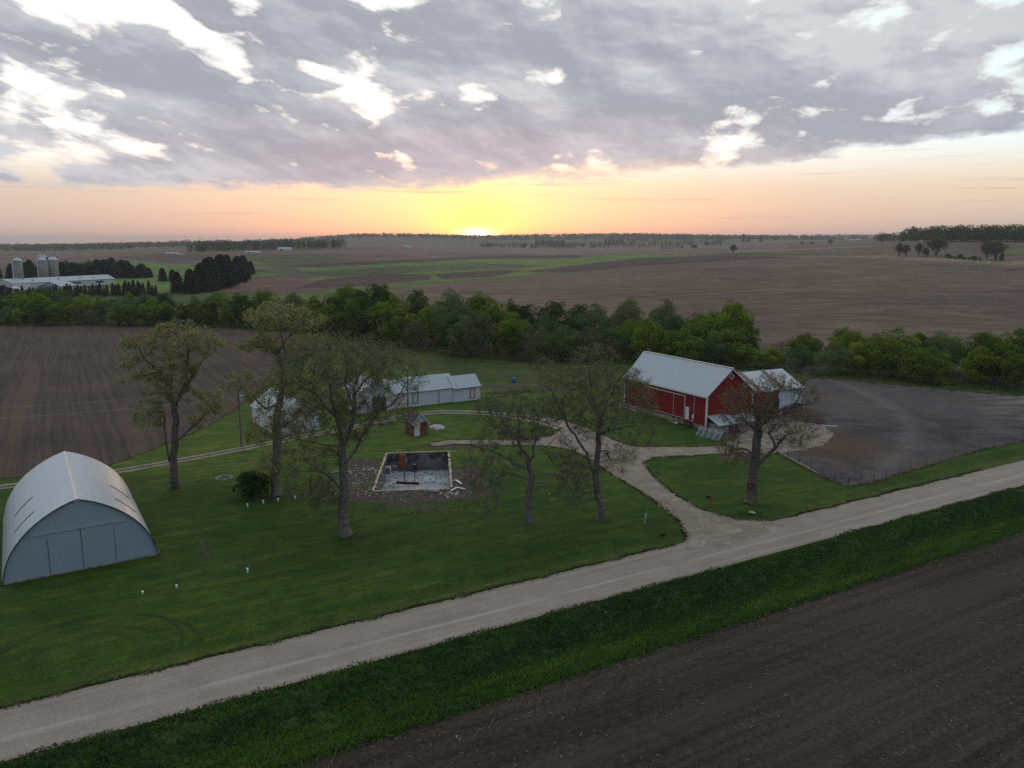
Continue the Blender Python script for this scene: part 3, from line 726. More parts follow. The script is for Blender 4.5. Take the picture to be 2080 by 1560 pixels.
# ================================================================== BUILDINGS
def gabled(root,W,L,zb,ze,zr,wall,roof,oh=.35,ohg=.35,th=.10,wname='wall',rname='roof'):
    """local x across the gable, y along the ridge; near gable at y=0"""
    MB().prism([(0,zb),(W,zb),(W,ze),(W/2,zr),(0,ze)],0,L).build(wname,wall,root)
    sl=(zr-ze)/(W/2); r=MB(); e=.015
    for sx in (0,1):
        def X_(x): return x if sx==0 else W-x
        pl=[(X_(-oh),ze-oh*sl+e),(W/2,zr+e),(W/2,zr+e+th),(X_(-oh),ze-oh*sl+e+th)]
        r.prism(pl,-ohg,L+ohg)
    return r.build(rname,roof,root)
# --- red bank barn
a0=.505; rb=thing('barn',(31.15,121.94,0),a0,'big red barn with pale metal roof and white trim','barn')
bW,bL,bzb,bze,bzr=9.9,21.4,.75,5.85,9.75
roof=gabled(rb,bW,bL,bzb,bze,bzr,M['red_boards'],M['roof_white'],.45,.30)
# hay hood prow at the far ridge end
v=[(bW/2,bL+1.15,bzr+.02),(bW/2-3.2,bL+.31,bzr-2.49),(bW/2+3.2,bL+.31,bzr-2.49),(bW/2,bL+1.15,bzr+.13),(bW/2-3.2,bL+.31,bzr-2.38),(bW/2+3.2,bL+.31,bzr-2.38),(bW/2,bL+.31,bzr+.02),(bW/2,bL+.31,bzr+.13)]
MB().add(v,[(0,1,6),(0,6,2),(3,7,4),(3,5,7),(0,3,4,1),(0,2,5,3),(1,4,7,6),(2,6,7,5)]).build('hay_hood',M['roof_white'],rb)
MB().box((bW/2,bL/2-.1,bzr+.13),(.34,bL+.9,.05)).build('ridge_cap',M['cream_trim'],rb)
MB().box((bW/2,bL/2,.36),(bW-.14,bL-.14,.76)).build('stone_foundation',M['fieldstone'],rb)
t=MB()
t.box((-.03,-.03,(bzb+bze)/2),(.24,.24,bze-bzb)); t.box((-.03,bL+.02,(bzb+bze)/2),(.22,.22,bze-bzb)); t.box((bW+.03,-.03,(bzb+bze)/2),(.2,.2,bze-bzb))
each(t,'corner_board',M['white_trim'],rb)
t=MB()
for sx in (-1,1):
    a=Vector((bW/2+sx*(bW/2+.46),-.325,bze-.37)); b_=Vector((bW/2,-.325,bzr-.02)); t.bar(a,b_,.05,.17)
each(t,'rake_board',M['white_trim'],rb)
MB().box((-.46,bL/2,bze-.38),(.05,bL+.6,.14)).build('eave_board',M['white_trim'],rb)
# diamond window
dw=MB(); dz=bzr-1.25; q=.50
for i in range(4):
    a=[(0,q),(q,0),(0,-q),(-q,0)]; p1=a[i]; p2=a[(i+1)%4]
    dw.bar((bW/2+p1[0],-.05,dz+p1[1]),(bW/2+p2[0],-.05,dz+p2[1]),.15,.08)
dwo=dw.build('window_frame',M['white_trim'],rb)
MB().box((bW/2,-.02,dz),(.66,.04,.66),0,0,R(45)).build('pane',M['glass'],dwo)
# long wall x=0 : sliding door panels with white frame, walk door, conduit
x=-.06
dr=MB().box((x+.0,10.3,2.95),(.08,4.9,3.7)).build('sliding_door',M['red_boards'],rb)
f=MB(); f.box((x-.05,10.3,4.86),(.07,10.6,.13)); f.box((x-.05,5.02,2.95),(.07,.13,3.75))
f.box((x-.04,7.86,2.95),(.05,.05,3.7)); f.box((x-.045,9.0,1.03),(.05,8.0,.06))
f.build('door_track',M['white_trim'],rb)
MB().box((x+.0,6.42,2.95),(.078,2.78,3.7)).build('sliding_door',M['red_boards'],rb)
wd=MB().box((x,4.42,2.05),(.09,.80,2.15)).build('door',M['white_trim'],rb)
MB().box((x-.07,4.72,2.0),(.06,.10,.12)).build('handle',M['black'],wd)
c_=MB(); c_.bar((x,2.85,5.3),(x,2.85,1.75),.06); c_.box((x,3.02,1.75),(.14,.34,.62)); c_.bar((x,3.0,1.42),(x,3.0,.95),.07); c_.bar((x,3.0,.98),(x,3.75,.98),.07)
c_.build('electric_meter',M['white_trim'],rb)
st=MB()
for k in range(4): st.box((-.55,3.9-k*.30,.98-k*.22),(.9,.30,.06))
st.box((-.55,4.75,1.0),(.95,1.3,.07))
for (yy,zz) in ((5.35,1.0),(4.15,1.0)): st.box((-1.0,yy,.5),(.09,.09,1.0))
st.bar((-1.0,4.05,.95),(-1.0,2.9,.15),.07,.2); st.bar((-.14,4.05,.95),(-.14,2.9,.15),.07,.2)
st.build('steps',M['rust'],rb)
# rubble at the foot of the far corner
def rocks(root,name,mat,pts,smin,smax,seed,flat=.6,at_top=None):
    r=np.random.RandomState(seed); vs=[];fs=[]
    bm=bmesh.new(); bmesh.ops.create_icosphere(bm,subdivisions=1,radius=1)
    bv=np.array([v.co[:] for v in bm.verts]); bf=[[v.index for v in f.verts] for f in bm.faces]; bm.free()
    for p in pts:
        s=r.uniform(smin,smax); q=bv*(1+.28*r.randn(len(bv),1))*s*np.array((r.uniform(.7,1.4),r.uniform(.7,1.2),flat))
        an=r.rand()*6.3; q=np.c_[q[:,0]*math.cos(an)-q[:,1]*math.sin(an),q[:,0]*math.sin(an)+q[:,1]*math.cos(an),q[:,2]]
        b0=len(vs); vs+=list(q+np.array(p)+np.array((0,0,s*flat*.35))); fs+=[[i+b0 for i in f] for f in bf]
    o=mesh_np(name,np.array(vs),np.array(fs),mat,root)
    if len(pts)>3 and root: o['kind']='stuff'
    return o
r_=np.random.RandomState(3)
rocks(rb,'footing_stones',M['bone'],[(-.35-r_.rand()*.7,bL-5+r_.rand()*5.6,0) for _ in range(36)]+[(-.4-r_.rand()*.5,6+r_.rand()*2,0) for _ in range(8)],.10,.30,4)

# --- stone and block lean-to at the near gable
lt=thing('lean_to_shed',(rb.location.x,rb.location.y,0),a0,'low stone lean-to with a grey metal roof against the near gable of the red barn','lean-to')
MB().prism([(.35,0),(3.9,0),(3.9,1.30),(.35,1.30)],-2.5,-.06).build('wall',M['fieldstone'],lt)
MB().add([(.1,-2.75,1.28),(4.2,-2.75,1.28),(4.2,-.06,2.35),(.1,-.06,2.35),(.1,-2.75,1.38),(4.2,-2.75,1.38),(4.2,-.06,2.45),(.1,-.06,2.45)],[(0,1,2,3),(4,7,6,5),(0,4,5,1),(2,6,7,3),(1,5,6,2),(0,3,7,4)]).build('roof',M['roof_white'],lt)
MB().box((3.0,-2.54,.55),(.8,.07,1.05)).build('hatch',M['rust'],lt)
sh2=thing('stone_shed',(rb.location.x,rb.location.y,0),a0,'ruined stone shed with a whitish sagging roof right of the lean-to','shed')
MB().prism([(4.4,0),(8.6,0),(8.6,1.25),(4.4,1.25)],-3.3,-.06).build('wall',M['fieldstone'],sh2)
n_=9; V=[];Fc=[]; r_=np.random.RandomState(8)
for i in range(n_):
    for j in range(n_):
        V.append((4.25+4.5*i/(n_-1),-3.1+3.0*j/(n_-1),1.32+.7*j/(n_-1)+r_.rand()*.10-.22*math.sin(math.pi*i/(n_-1))*math.sin(math.pi*j/(n_-1))))
k0=len(V); V+=[(a,b_,c-.06) for a,b_,c in V]
for i in range(n_-1):
    for j in range(n_-1):
        a=i*n_+j; Fc+= [(a,a+n_,a+n_+1,a+1),(a+k0,a+1+k0,a+n_+1+k0,a+n_+k0)]
mesh_np('roof',V,Fc,M['roof_old'],sh2)
MB().box((5.3,-3.36,.7),(.9,.06,.9),0,.06).build('board',M['wood'],sh2)

# --- pale annex behind
an=thing('annex_barn',(51.38,135.7,0),2.01,'low annex with streaky pale metal roof joined to the right side of the red barn','annex')
gabled(an,10.82,14.2,0,4.6,6.98,M['metal_wall'],M['roof_old'],.4,.35)
t=MB()
for yy in (4.4,9.6):
    t.bar((-.42,yy,4.66),(5.38,yy,7.22),.75,.05)
each(t,'skylight_strip',plain('brown_translucent_strip',(.17,.13,.115),.7,.2,2),an)
MB().box((-.03,9.6,2.2),(.07,8.4,4.3)).build('red_siding',M['red_boards'],an)
MB().box((-.42,7,4.47),(.06,14.8,.16)).build('eave_board',M['rust'],an)
MB().box((-.07,6.8,1.5),(.08,3.2,2.9)).build('open_bay',M['dark'],an)

# --- quonset style arched building
qd=.565; qs=thing('quonset_barn',(-45.24,64.85,0),qd,'pale blue arched metal barn with pointed ridge, nearest building','arched barn')
qW,qL,qh=12.75,19.3,6.75
half=[(0,0),(.12,.5),(.25,1.0),(.40,1.55),(.62,2.15),(.95,2.8),(1.35,3.42),(1.85,4.02),(2.40,4.58),(3.0,5.08),(3.65,5.54),(4.4,5.98),(5.1,6.33),(5.8,6.60),(6.375,6.78)]
full=[(x-qW/2,z) for x,z in half]; full=full+[(-x,z) for x,z in full[::-1][1:]]
full=[(x+qW/2,z) for x,z in full]
def arch_shell(pr,y0,y1,th):
    m=MB(); n=len(pr); outer=[]
    c=(qW/2,0)
    for x,z in pr:
        d=Vector((x-c[0],z+1.0)).normalized(); outer.append((x+d.x*th,z+d.y*th))
    vs=[(x,y0,z) for x,z in pr]+[(x,y1,z) for x,z in pr]+[(x,y0,z) for x,z in outer]+[(x,y1,z) for x,z in outer]
    fs=[]
    for i in range(n-1):
        fs+= [(i,i+1,n+i+1,n+i),(2*n+i,3*n+i,3*n+i+1,2*n+i+1),(i,2*n+i,2*n+i+1,i+1),(n+i,n+i+1,3*n+i+1,3*n+i)]
    fs+=[(0,n,3*n,2*n),(n-1,3*n-1,4*n-1,2*n-1)]
    return m.add(vs,fs)
arch_shell(full,-.25,qL,.07).build('roof',M['quonset_skin'],qs,False)
for o in [c for c in qs.children if c.name.startswith('roof')]:
    o.data.polygons.foreach_set('use_smooth',[False]*len(o.data.polygons))
MB().prism([(x,max(z,.12)) for x,z in full],-.06,-.0).build('front_wall',M['quonset_front'],qs)
MB().prism([(x,max(z,.0)) for x,z in full],qL-.1,qL-.02).build('rear_wall',M['quonset_front'],qs)
arch_shell([(x,z) for x,z in full],-.30,-.255,.10).build('rim',M['dark_trim'],qs)
MB().add(*( (lambda L_: ([(qW/2-.30,-.3,qh-.05),(qW/2,-.3,qh+.13),(qW/2+.30,-.3,qh-.05),(qW/2-.30,L_,qh-.05),(qW/2,L_,qh+.13),(qW/2+.30,L_,qh-.05)],[(0,1,4,3),(1,2,5,4),(0,2,1),(3,4,5),(0,3,5,2)]))(qL+.05))).build('ridge_cap',M['cream_trim'],qs)
# door rail, doors and seams
railz=4.08
xl=[x for x,z in full if z>railz][0]; xr=[x for x,z in full if z>railz][-1]
MB().box(((xl+xr)/2,-.13,railz),(xr-xl-.1,.12,.17)).build('door_rail',M['roof_white'],qs)
d0,d1,dm=3.75,9.1,6.4
for a,b_ in ((d0,dm-.02),(dm+.02,d1)):
    MB().box(((a+b_)/2,-.095,2.02),(b_-a-.02,.055,3.8)).build('sliding_door',M['quonset_front'],qs)
sm=MB()
for xx,top in ((d0,3.45),(d1,3.45),(dm,3.95)): sm.box((xx,-.085,(top+.1)/2),(.06,.05,top-.1))
sm.bar((d0,-.085,3.44),(d0+.35,-.085,3.9),.06,.05); sm.bar((d1,-.085,3.44),(d1-.35,-.085,3.82),.06,.05)
each(sm,'door_seam',M['dark_trim'],qs)
# narrow roof lights: dark strips following the curve
def strip_light(side,yy):
    i0,i1=6,9; m=MB(); pr=[]
    for i in range(i0,i1+1):
        x,z=full[i] if side<0 else full[-1-i]; d=Vector((x-qW/2,z+1)).normalized(); pr.append((x+d.x*.085,z+d.y*.085))
    for a,b_ in zip(pr[:-1],pr[1:]): m.bar((a[0],yy,a[1]),(b_[0],yy,b_[1]),.17,.04)
    m.build('roof_light',M['dark'],qs)
for side in(-1,1):
    for yy in (3.6,8.6): strip_light(side,yy)
MB().box((qW/2,-.0,.07),(qW+.1,.30,.16)).build('foundation_sill',M['rubble'],qs)
MB().box((qW+.02,qL/2,.06),(.25,qL,.14)).build('side_sill',M['rubble'],qs)

# --- long white shed, two sections
def win(root,x,y,z,w,h,mat_f,pane,nx=True):
    """frame on wall x=0 (facing -x); y centre"""
    f=MB(); e=.035
    for dy in(-w/2,w/2): f.box((x-e,y+dy,z),(.06,.13,h+.1))
    for dz in(-h/2,h/2): f.box((x-e,y,z+dz),(.06,w+.0,.13))
    fo=f.build('window_frame',mat_f,root); MB().box((x-.012,y,z),(.02,w-.1,h-.1)).build('pane',pane,fo); return fo
th=2.10
s1=thing('long_shed',(-10.76,145.05,0),th,'long white shed with red trimmed roof edge and sliding door behind the brick outhouse','shed')
# local x points away from the road, y runs to the left
gabled(s1,5.6,13.4,0,2.9,5.0,M['white_boards'],M['roof_white'],.3,.2)
each(MB().bar((-.32,-.23,2.78),(2.8,-.23,5.12),.05,.17).bar((5.92,-.23,2.78),(2.8,-.23,5.12),.05,.17).bar((-.32,13.63,2.78),(2.8,13.63,5.12),.05,.17).bar((5.92,13.63,2.78),(2.8,13.63,5.12),.05,.17),'rake_board',M['red_trim'],s1)
win(s1,0,8.2,1.6,1.0,2.0,M['red_trim'],M['metal_wall'])
MB().box((-.05,1.75,1.3),(.08,3.2,2.5)).build('sliding_door',M['white_boards'],s1)
MB().box((-.11,1.75,2.62),(.10,3.35,.12)).build('door_track',M['red_trim'],s1)
each(MB().box((-.08,3.42,1.3),(.05,.06,2.5)).box((-.03,.03,1.4),(.05,.07,2.8)),'door_seam',M['dark_trim'],s1)
MB().box((1.4,13.45,1.15),(1.1,.09,2.2)).build('door',M['white_trim'],s1)
MB().box((3.6,13.44,1.3),(2.3,.06,2.5)).build('open_bay',M['dark'],s1)
MB().box((0,11.5,2.75),(.06,2.5,.1)).build('eave_board',M['red_trim'],s1)
s2=thing('small_shed',(-6.1,147.55,0),2.13,'smaller white shed with one red window frame, right end of the long shed','shed')
gabled(s2,4.6,5.7,0,2.7,4.55,M['white_boards'],M['roof_white'],.28,.2)
win(s2,0,1.75,1.45,.95,2.1,M['red_trim'],M['metal_wall'])
each(MB().bar((-.30,-.23,2.6),(2.3,-.23,4.67),.05,.14).bar((4.9,-.23,2.6),(2.3,-.23,4.67),.05,.14),'rake_board',M['red_trim'],s2)
MB().box((-.30,2.85,2.55),(.05,6.0,.1)).build('eave_board',M['dark_trim'],s2)
# --- white barn behind the big tree
wb=thing('white_barn',(-27.1,134.6,0),.56,'small white barn with bright roof left of the long shed','barn')
gabled(wb,6.2,6.6,0,3.6,5.6,M['white_boards'],M['roof_white'],.3,.3)
MB().box((3.9,-.05,1.3),(2.6,.08,2.5)).build('door',M['green_paint'],wb)
MB().box((1.1,-.04,2.0),(.8,.06,1.0)).build('window',M['glass'],wb)
each(MB().bar((-.32,-.33,3.42),(3.1,-.33,5.62),.05,.15).bar((6.52,-.33,3.42),(3.1,-.33,5.62),.05,.15),'rake_board',M['white_trim'],wb)
# --- white garage
gg=thing('garage',(-36.91,118.71,0),.62,'white garage with pale roof behind the left trees beside the farm track','garage')
gabled(gg,7.0,11.8,0,2.95,5.33,M['white_boards'],M['roof_white'],.3,.25)
MB().box((4.5,-.05,1.15),(2.9,.07,2.2)).build('garage_door',M['metal_wall'],gg)
MB().box((1.2,-.04,1.5),(.9,.06,.9)).build('window',M['glass'],gg)
each(MB().bar((-.32,-.28,2.79),(3.5,-.28,5.36),.05,.13).bar((7.32,-.28,2.79),(3.5,-.28,5.36),.05,.13),'rake_board',M['white_trim'],gg)
# --- brick outhouse
oh_=thing('brick_outhouse',(-15.34,118.16,0),.52,'tiny brick outhouse with shingle roof and white door in the yard','outhouse')
oW,oL=2.3,3.1
MB().prism([(0,0),(oW,0),(oW,2.2),(0,2.2)],0,oL).build('wall',M['brick'],oh_)
MB().prism([(0,2.2),(oW,2.2),(oW/2,3.55)],0,oL).build('gable',M['white_boards'],oh_)
r=MB(); sl=(3.55-2.2)/(oW/2)
for sx in (0,1):
    X_=lambda x: x if sx==0 else oW-x
    r.prism([(X_(-.3),2.2-.3*sl+.02),(oW/2,3.57),(oW/2,3.66),(X_(-.3),2.2-.3*sl+.11)],-.3,oL+.3)
r.build('roof',M['shingle'],oh_)
dd=MB().box((.55,-.04,1.15),(.95,.07,2.25)).build('door',M['white_trim'],oh_)
MB().box((.95,-.09,1.1),(.05,.05,.10)).build('handle',M['black'],dd)
each(MB().bar((-.31,-.32,1.87),(oW/2,-.32,3.6),.05,.12).bar((oW+.31,-.32,1.87),(oW/2,-.32,3.6),.05,.12),'rake_board',M['white_trim'],oh_)
# --- concrete well cover
px,py=gp(888,869)
wc=thing('well_cover',(px,py,0),0,'round concrete slab on the grass right of the brick outhouse','well cover')
V=[];k=16
m=MB(); r_=np.random.RandomState(2)
ring=[(math.cos(2*math.pi*i/k)*1.35*(1+.12*r_.randn()),math.sin(2*math.pi*i/k)*1.9*(1+.08*r_.randn())) for i in range(k)]
m.add([(x,y,0) for x,y in ring]+[(x*.96,y*.96,.20) for x,y in ring],[tuple(range(k-1,-1,-1)),tuple(range(k,2*k))]+[(i,(i+1)%k,k+(i+1)%k,k+i) for i in range(k)]).build('slab',M['concrete'],wc)
MB().tube([(-.55,-.9,.2),(-.55,-.9,.30)],[.38,.36],12).build('lid',M['rubble'],wc)

# ================================================================== BURNT HOUSE PIT
PZ=-2.65
pt=thing('cellar',(0,0,0),0,'open concrete cellar of a burnt down house in the middle of the yard','cellar')
Pv=[Vector((*p,0)) for p in PIT]
def off(i,t): # point i moved outward by t (thickness of the wall top)
    c=Vector((*cen,0)); return None
names=['near','right','far','left']
for i in range(4):
    a=Pv[i]; b_=Pv[(i+1)%4]; d=(b_-a).normalized(); inn=Vector((-d.y,d.x,0))
    if inn.dot(Vector((*cen,0))-a)<0: inn=-inn
    w=.30; m=MB()
    e0=a-d*0; e1=b_+d*0
    # wall body just outside the hole line is buried; it stands from floor to just above ground
    q=[e0-inn*.28,e1-inn*.28,e1+inn*.02,e0+inn*.02]
    m.add([(p.x,p.y,PZ-.1) for p in q]+[(p.x,p.y,-.02) for p in q],[(3,2,1,0),(4,5,6,7),(0,1,5,4),(1,2,6,5),(2,3,7,6),(3,0,4,7)])
    m.build('block_wall',M['block'],pt)
    # ragged pale top course
    n=int((b_-a).length/.42); cb=MB(); rr_=np.random.RandomState(20+i)
    for k in range(n):
        if rr_.rand()<(.10 if i in(1,3) else .03): continue
        u=(k+.5)/n; c_=a.lerp(b_,u)-inn*.13; wd_=.30 if i in(1,3) else .22
        cb.box((c_.x+rr_.randn()*.03,c_.y+rr_.randn()*.03,.03+rr_.rand()*.05),((b_-a).length/n*.98,wd_*rr_.uniform(.8,1.1),.12+rr_.rand()*.08),math.atan2(d.y,d.x)+rr_.randn()*.05)
    cb.build('wall_top',M['yellow_concrete'],pt)
m=MB(); m.add([(p.x,p.y,PZ) for p in Pv]+[(p.x,p.y,PZ-.1) for p in Pv],[(0,1,2,3),(7,6,5,4),(0,4,5,1),(1,5,6,2),(2,6,7,3),(3,7,4,0)]).build('floor',M['floor'],pt)
def on_floor(px,py): x,y=gp(px,py,PZ); return Vector((x,y,PZ))
# brick chimney base against the far wall, red pipe
fa=Pv[3].lerp(Pv[2],.21); MB().box((fa.x+.3,fa.y-.20,-1.05),(.95,.22,1.9)).build('brick_patch',M['brick_orange'],pt)
fa=Pv[3].lerp(Pv[2],.29); MB().box((fa.x+.1,fa.y-.12,-.95),(.14,.05,.40)).build('white_plate',M['white_plastic'],pt)
fa=Pv[3].lerp(Pv[2],.45); MB().box((fa.x,fa.y-.3,PZ+.45),(.45,.35,.9)).box((fa.x,fa.y-.3,PZ+1.0),(.25,.25,.25)).build('water_heater_stand',M['rust'],pt)
# things in the pit
p=on_floor(830,993)
def leaning(name,p,w,h,t,rz,tilt,mat,label,cat,root=None):
    o=thing(name,p,rz,label,cat); return o
dp=on_floor(786,975)
do=thing('salvaged_door',(dp.x+.15,dp.y,PZ),R(8),'white door with arched window leaning on the left cellar wall','door')
tl=-.12
db=MB().box((0,-.10,1.02),(.92,.05,2.05),0,tl).build('panel',M['white_trim'],do)
ar=MB()
for k in range(7):
    a1=math.pi*k/6
    if k<6:
        a2=math.pi*(k+1)/6; ar.add([(0,-.165,1.45),(.31*math.cos(a1),-.17,1.45+.28*math.sin(a1)),(.31*math.cos(a2),-.17,1.45+.28*math.sin(a2)),(0,-.115,1.45),(.31*math.cos(a1),-.12,1.45+.28*math.sin(a1)),(.31*math.cos(a2),-.12,1.45+.28*math.sin(a2))],[(0,1,2),(5,4,3),(1,4,5,2),(0,3,4,1),(2,5,3,0)])
ar.box((0,-.142,1.19),(.62,.05,.50))
ao=ar.build('arched_window',M['glass'],do)
MB().box((0,-.172,1.28),(.03,.03,.78)).box((0,-.174,1.45),(.62,.03,.03)).box((0,-.174,1.2),(.62,.03,.03)).build('muntins',M['white_trim'],ao)
for (q,h,lab) in (((822,984),1.75,'shorter dark steel post standing on the cellar floor'),((843,983),2.75,'taller dark steel post with a top plate on the cellar floor')):
    b0=on_floor(*q); po=thing('steel_post',b0,0,lab,'post','steel posts in the cellar')
    MB().tube([(0,0,0),(0,0,h)],.055,8).build('shaft',M['steel_dark'],po)
    MB().box((0,0,.012),(.22,.22,.02)).build('base_plate',M['steel_dark'],po)
    if h>2: MB().box((0,0,h+.02),(.26,.20,.03)).build('top_plate',M['bone'],po)
a=on_floor(806,982); b_=on_floor(850,984)
bo=thing('steel_beam',((a.x+b_.x)/2,(a.y+b_.y)/2,PZ),0,'dark red steel beam lying on the cellar floor','beam')
dx=(b_-a)/2*1.05
MB().bar((-dx.x,-dx.y,.03),(dx.x,dx.y,.03),.22,.04).bar((-dx.x,-dx.y,.15),(dx.x,dx.y,.15),.05,.2).bar((-dx.x,-dx.y,.27),(dx.x,dx.y,.27),.22,.04).build('beam_body',plain('red_oxide_paint',(.10,.014,.016),.6,.3,3),bo)
r_=np.random.RandomState(11); lit=MB()
for k in range(70):
    u,v_=r_.rand(),r_.rand(); 
    if r_.rand()<.5: v_=r_.choice([r_.uniform(0,.12),r_.uniform(.62,1)]) ; 
    p_=Pv[0].lerp(Pv[1],u).lerp(Pv[3].lerp(Pv[2],u),v_*.96+.02); s_=r_.uniform(.05,.22)
    lit.box((p_.x,p_.y,PZ+.03),(s_*r_.uniform(1,3.5),s_*.6,.05),r_.rand()*3)
tag(lit.build('charred_debris',M['steel_dark']),'charred scraps scattered over the cellar floor',kind='stuff')
# rubble heaps round the rim
def heap(name,c,n,sx,sy,smin,smax,mat,label,cat,seed,flat=.5):
    r=np.random.RandomState(seed); ro=thing(name,(c[0],c[1],0),0,label,cat)
    rocks(ro,'chunks',mat,[(r.randn()*sx,r.randn()*sy,0) for _ in range(n)],smin,smax,seed,flat)
    return ro
heap('rubble_heap',gp(738,980),60,2.0,1.5,.07,.30,M['rubble'],'grey heap of rubble left of the cellar wall','rubble',31)
heap('rubble_heap',gp(742,1002),40,1.5,.7,.06,.26,M['rubble'],'low grey rubble heap at the near left corner of the cellar','rubble',32)
heap('rubble_heap',gp(930,1003),16,1.0,.6,.06,.24,M['bone'],'whitish rubble heap at the near right corner of the cellar','rubble',33)
heap('fallen_wall',gp(742,958),46,2.6,1.3,.08,.34,M['stone'],'broken stone blocks left of the cellar by the tree trunk','rubble',34)
# bent white siding scraps
for k,(q,rz,lab) in enumerate((((926,982),-.6,'bent white sheet lying on the right cellar wall, upper of two'),((930,997),.35,'bent white sheet on the near right cellar corner, lower of two'))):
    x,y=gp(*q); so_=thing('siding_scrap',(x,y,0),rz,lab,'siding','white siding scraps'); m=MB()
    m.bar((-.9,0,.12),(-.1,.1,.45),.25,.02).bar((-.1,.1,.45),(.9,.0,.15),.22,.02); m.build('strip',M['white_plastic'],so_)
sb=thing('white_tank',(*gp(880,999),0),0,'pale oval basin lying against the near cellar wall','basin')
MB().tube([(-.75,0,.14),(-.55,0,.2),(.55,0,.2),(.75,0,.14)],[.08,.26,.26,.08],10).build('shell',M['bone'],sb)

# ================================================================== SMALL YARD THINGS
# galvanised gates leaning at the barn corner
def gate(loc,rz,tilt,label):
    o=thing('farm_gate',loc,rz,label,'gate','galvanised gates by the barn'); m=MB(); W=4.4; Hh=1.35
    cs,sn=math.cos(tilt),math.sin(tilt); T=lambda x,z:(x,sn*z,cs*z+.05)
    for k in range(6): m.tube([T(0,Hh*k/5),T(W,Hh*k/5)],.035,6)
    m.build('rails',M['galv'],o); m=MB()
    for x in(0,W): m.tube([T(x,0),T(x,Hh)],.04,6)
    each(m,'end_post',M['galv'],o); m=MB()
    for x in (W*.25,W*.5,W*.75): m.bar(T(x,0),T(x,Hh),.05,.02)
    m.build('braces',M['galv'],o); return o
g0=gp(1413,884); gate((g0[0],g0[1],0),-.93,.75,'front galvanised tube gate leaning beside the barn corner')
gate((g0[0]+.35,g0[1]+.7,.02),-.93,.62,'rear galvanised tube gate, further behind the first, at the barn corner')
# mailbox
x,y=gp(1442,1028); mb=thing('mailbox',(x,y,0),.3,'dark mailbox on a brown wooden post by the driveway','mailbox')
MB().box((0,0,.55),(.11,.11,1.1)).box((-.25,0,.98),(.75,.10,.08)).build('post',M['orange_wood'],mb)
m=MB(); pr=[(-.10,0),(.10,0),(.10,.12)]+[(.10*math.cos(a),.12+.10*math.sin(a)) for a in np.linspace(.3,math.pi-.3,6)]+[(-.10,.12)]
m.prism([(p[0],p[1]+1.05) for p in pr],-.28,.28)
bx=m.build('box',M['black'],mb); bx.rotation_euler=(0,0,math.pi/2); bx.location=(-.3,0,0)
MB().box((-.30,-.13,1.24),(.03,.02,.16)).build('flag',M['rust'],mb)
# guy wire guard / leaning marker
x,y=gp(1309,1064); gw=thing('guy_wire_guard',(x,y,0),0,'leaning silver pipe marker on the lawn left of the driveway mouth','marker')
MB().tube([(0,0,0),(.10,0,.75),(.13,0,1.0)],[.11,.10,.06],8).build('pipe',M['galv'],gw)
MB().tube([(.13,0,1.0),(.135,0,1.10)],[.07,.06],8).build('white_cap',M['white_plastic'],gw)
MB().tube([(.13,0,1.1),(.38,0,2.5)],[.025,.02],6).build('cable',M['galv'],gw)
# black drain pipe end
x,y=gp(1350,1087); dp_=thing('culvert_pipe',(x,y,0),.5,'black pipe end sticking out of the grass near the driveway mouth','pipe')
MB().tube([(-.35,.35,.02),(0,0,.13),(.05,-.05,.14)],[.16,.16,.17],10).build('barrel',M['black'],dp_)
MB().tube([(.045,-.06,.14),(.055,-.075,.14)],[.10,.10],10).build('opening',M['dark'],dp_)
# stones by the right oak
so_=thing('boulder',(*gp(1523,1041),0),0,'two pale pinkish stones in the grass in front of the right oak','stones')
rocks(so_,'stone',plain('pinkish_stone',(.34,.25,.21),.9,.3,2),[(0,0,0)],.26,.27,5,.8); rocks(so_,'stone',M['bone'],[(.22,-.28,0)],.16,.17,6,.8)
# fire ring
fr=thing('fire_ring',(*gp(455,972),0),0,'ring of pale stones in the lawn right of the forked oak','fire ring')
r_=np.random.RandomState(9)
rocks(fr,'ring_stones',M['stone'],[(math.cos(a)*1.0+r_.randn()*.07,math.sin(a)*1.0+r_.randn()*.07,0) for a in np.linspace(0,6.28,17)[:-1]],.13,.22,9,.75)
MB().tube([(0,0,.0),(0,0,.03)],[.75,.7],14).build('ash_bed',plain('ash',(.07,.062,.055),.95,.4,3),fr)
# little tree guards in the lawn
for k,(q,hh,lab) in enumerate((((503,1163),.42,'pale green seedling tube alone in the middle of the left lawn'),((359,1194),.26,'short white seedling tube between two others on the left lawn'),((290,1206),.24,'leftmost short white seedling tube nearest the arched barn'),
      ((503,1030),.40,'leftmost seedling tube of the four below the dark shrub'),((535,1023),.42,'second seedling tube from the left of the four below the dark shrub'),((565,1019),.40,'third seedling tube from the left of the four below the dark shrub'),((600,1014),.38,'rightmost seedling tube of the four below the dark shrub'))):
    x,y=gp(*q); o=thing('seedling_tube',(x,y,0),0,lab,'tree tube','seedling tubes on the lawn')
    MB().tube([(0,0,0),(0,0,hh*.7)],[.085,.085],10).build('sleeve',M['aqua_plastic'],o)
    MB().tube([(0,0,hh*.7),(.0,0,hh)],[.10,.11],10).build('cap',M['white_plastic'],o)
# blue barrel
bx_,by_=gp(1043,777); br=thing('blue_barrel',(bx_,by_,0),0,'blue plastic barrel standing in the creek pasture','barrel')
MB().tube([(0,0,0),(0,0,.1),(0,0,.45),(0,0,.5),(0,0,.55),(0,0,1.0),(0,0,1.1)],[.36,.40,.40,.43,.40,.40,.36],14).build('drum',M['blue'],br,True)
MB().tube([(.2,0,1.1),(.2,0,1.14)],.08,8).build('bung',M['white_plastic'],br)
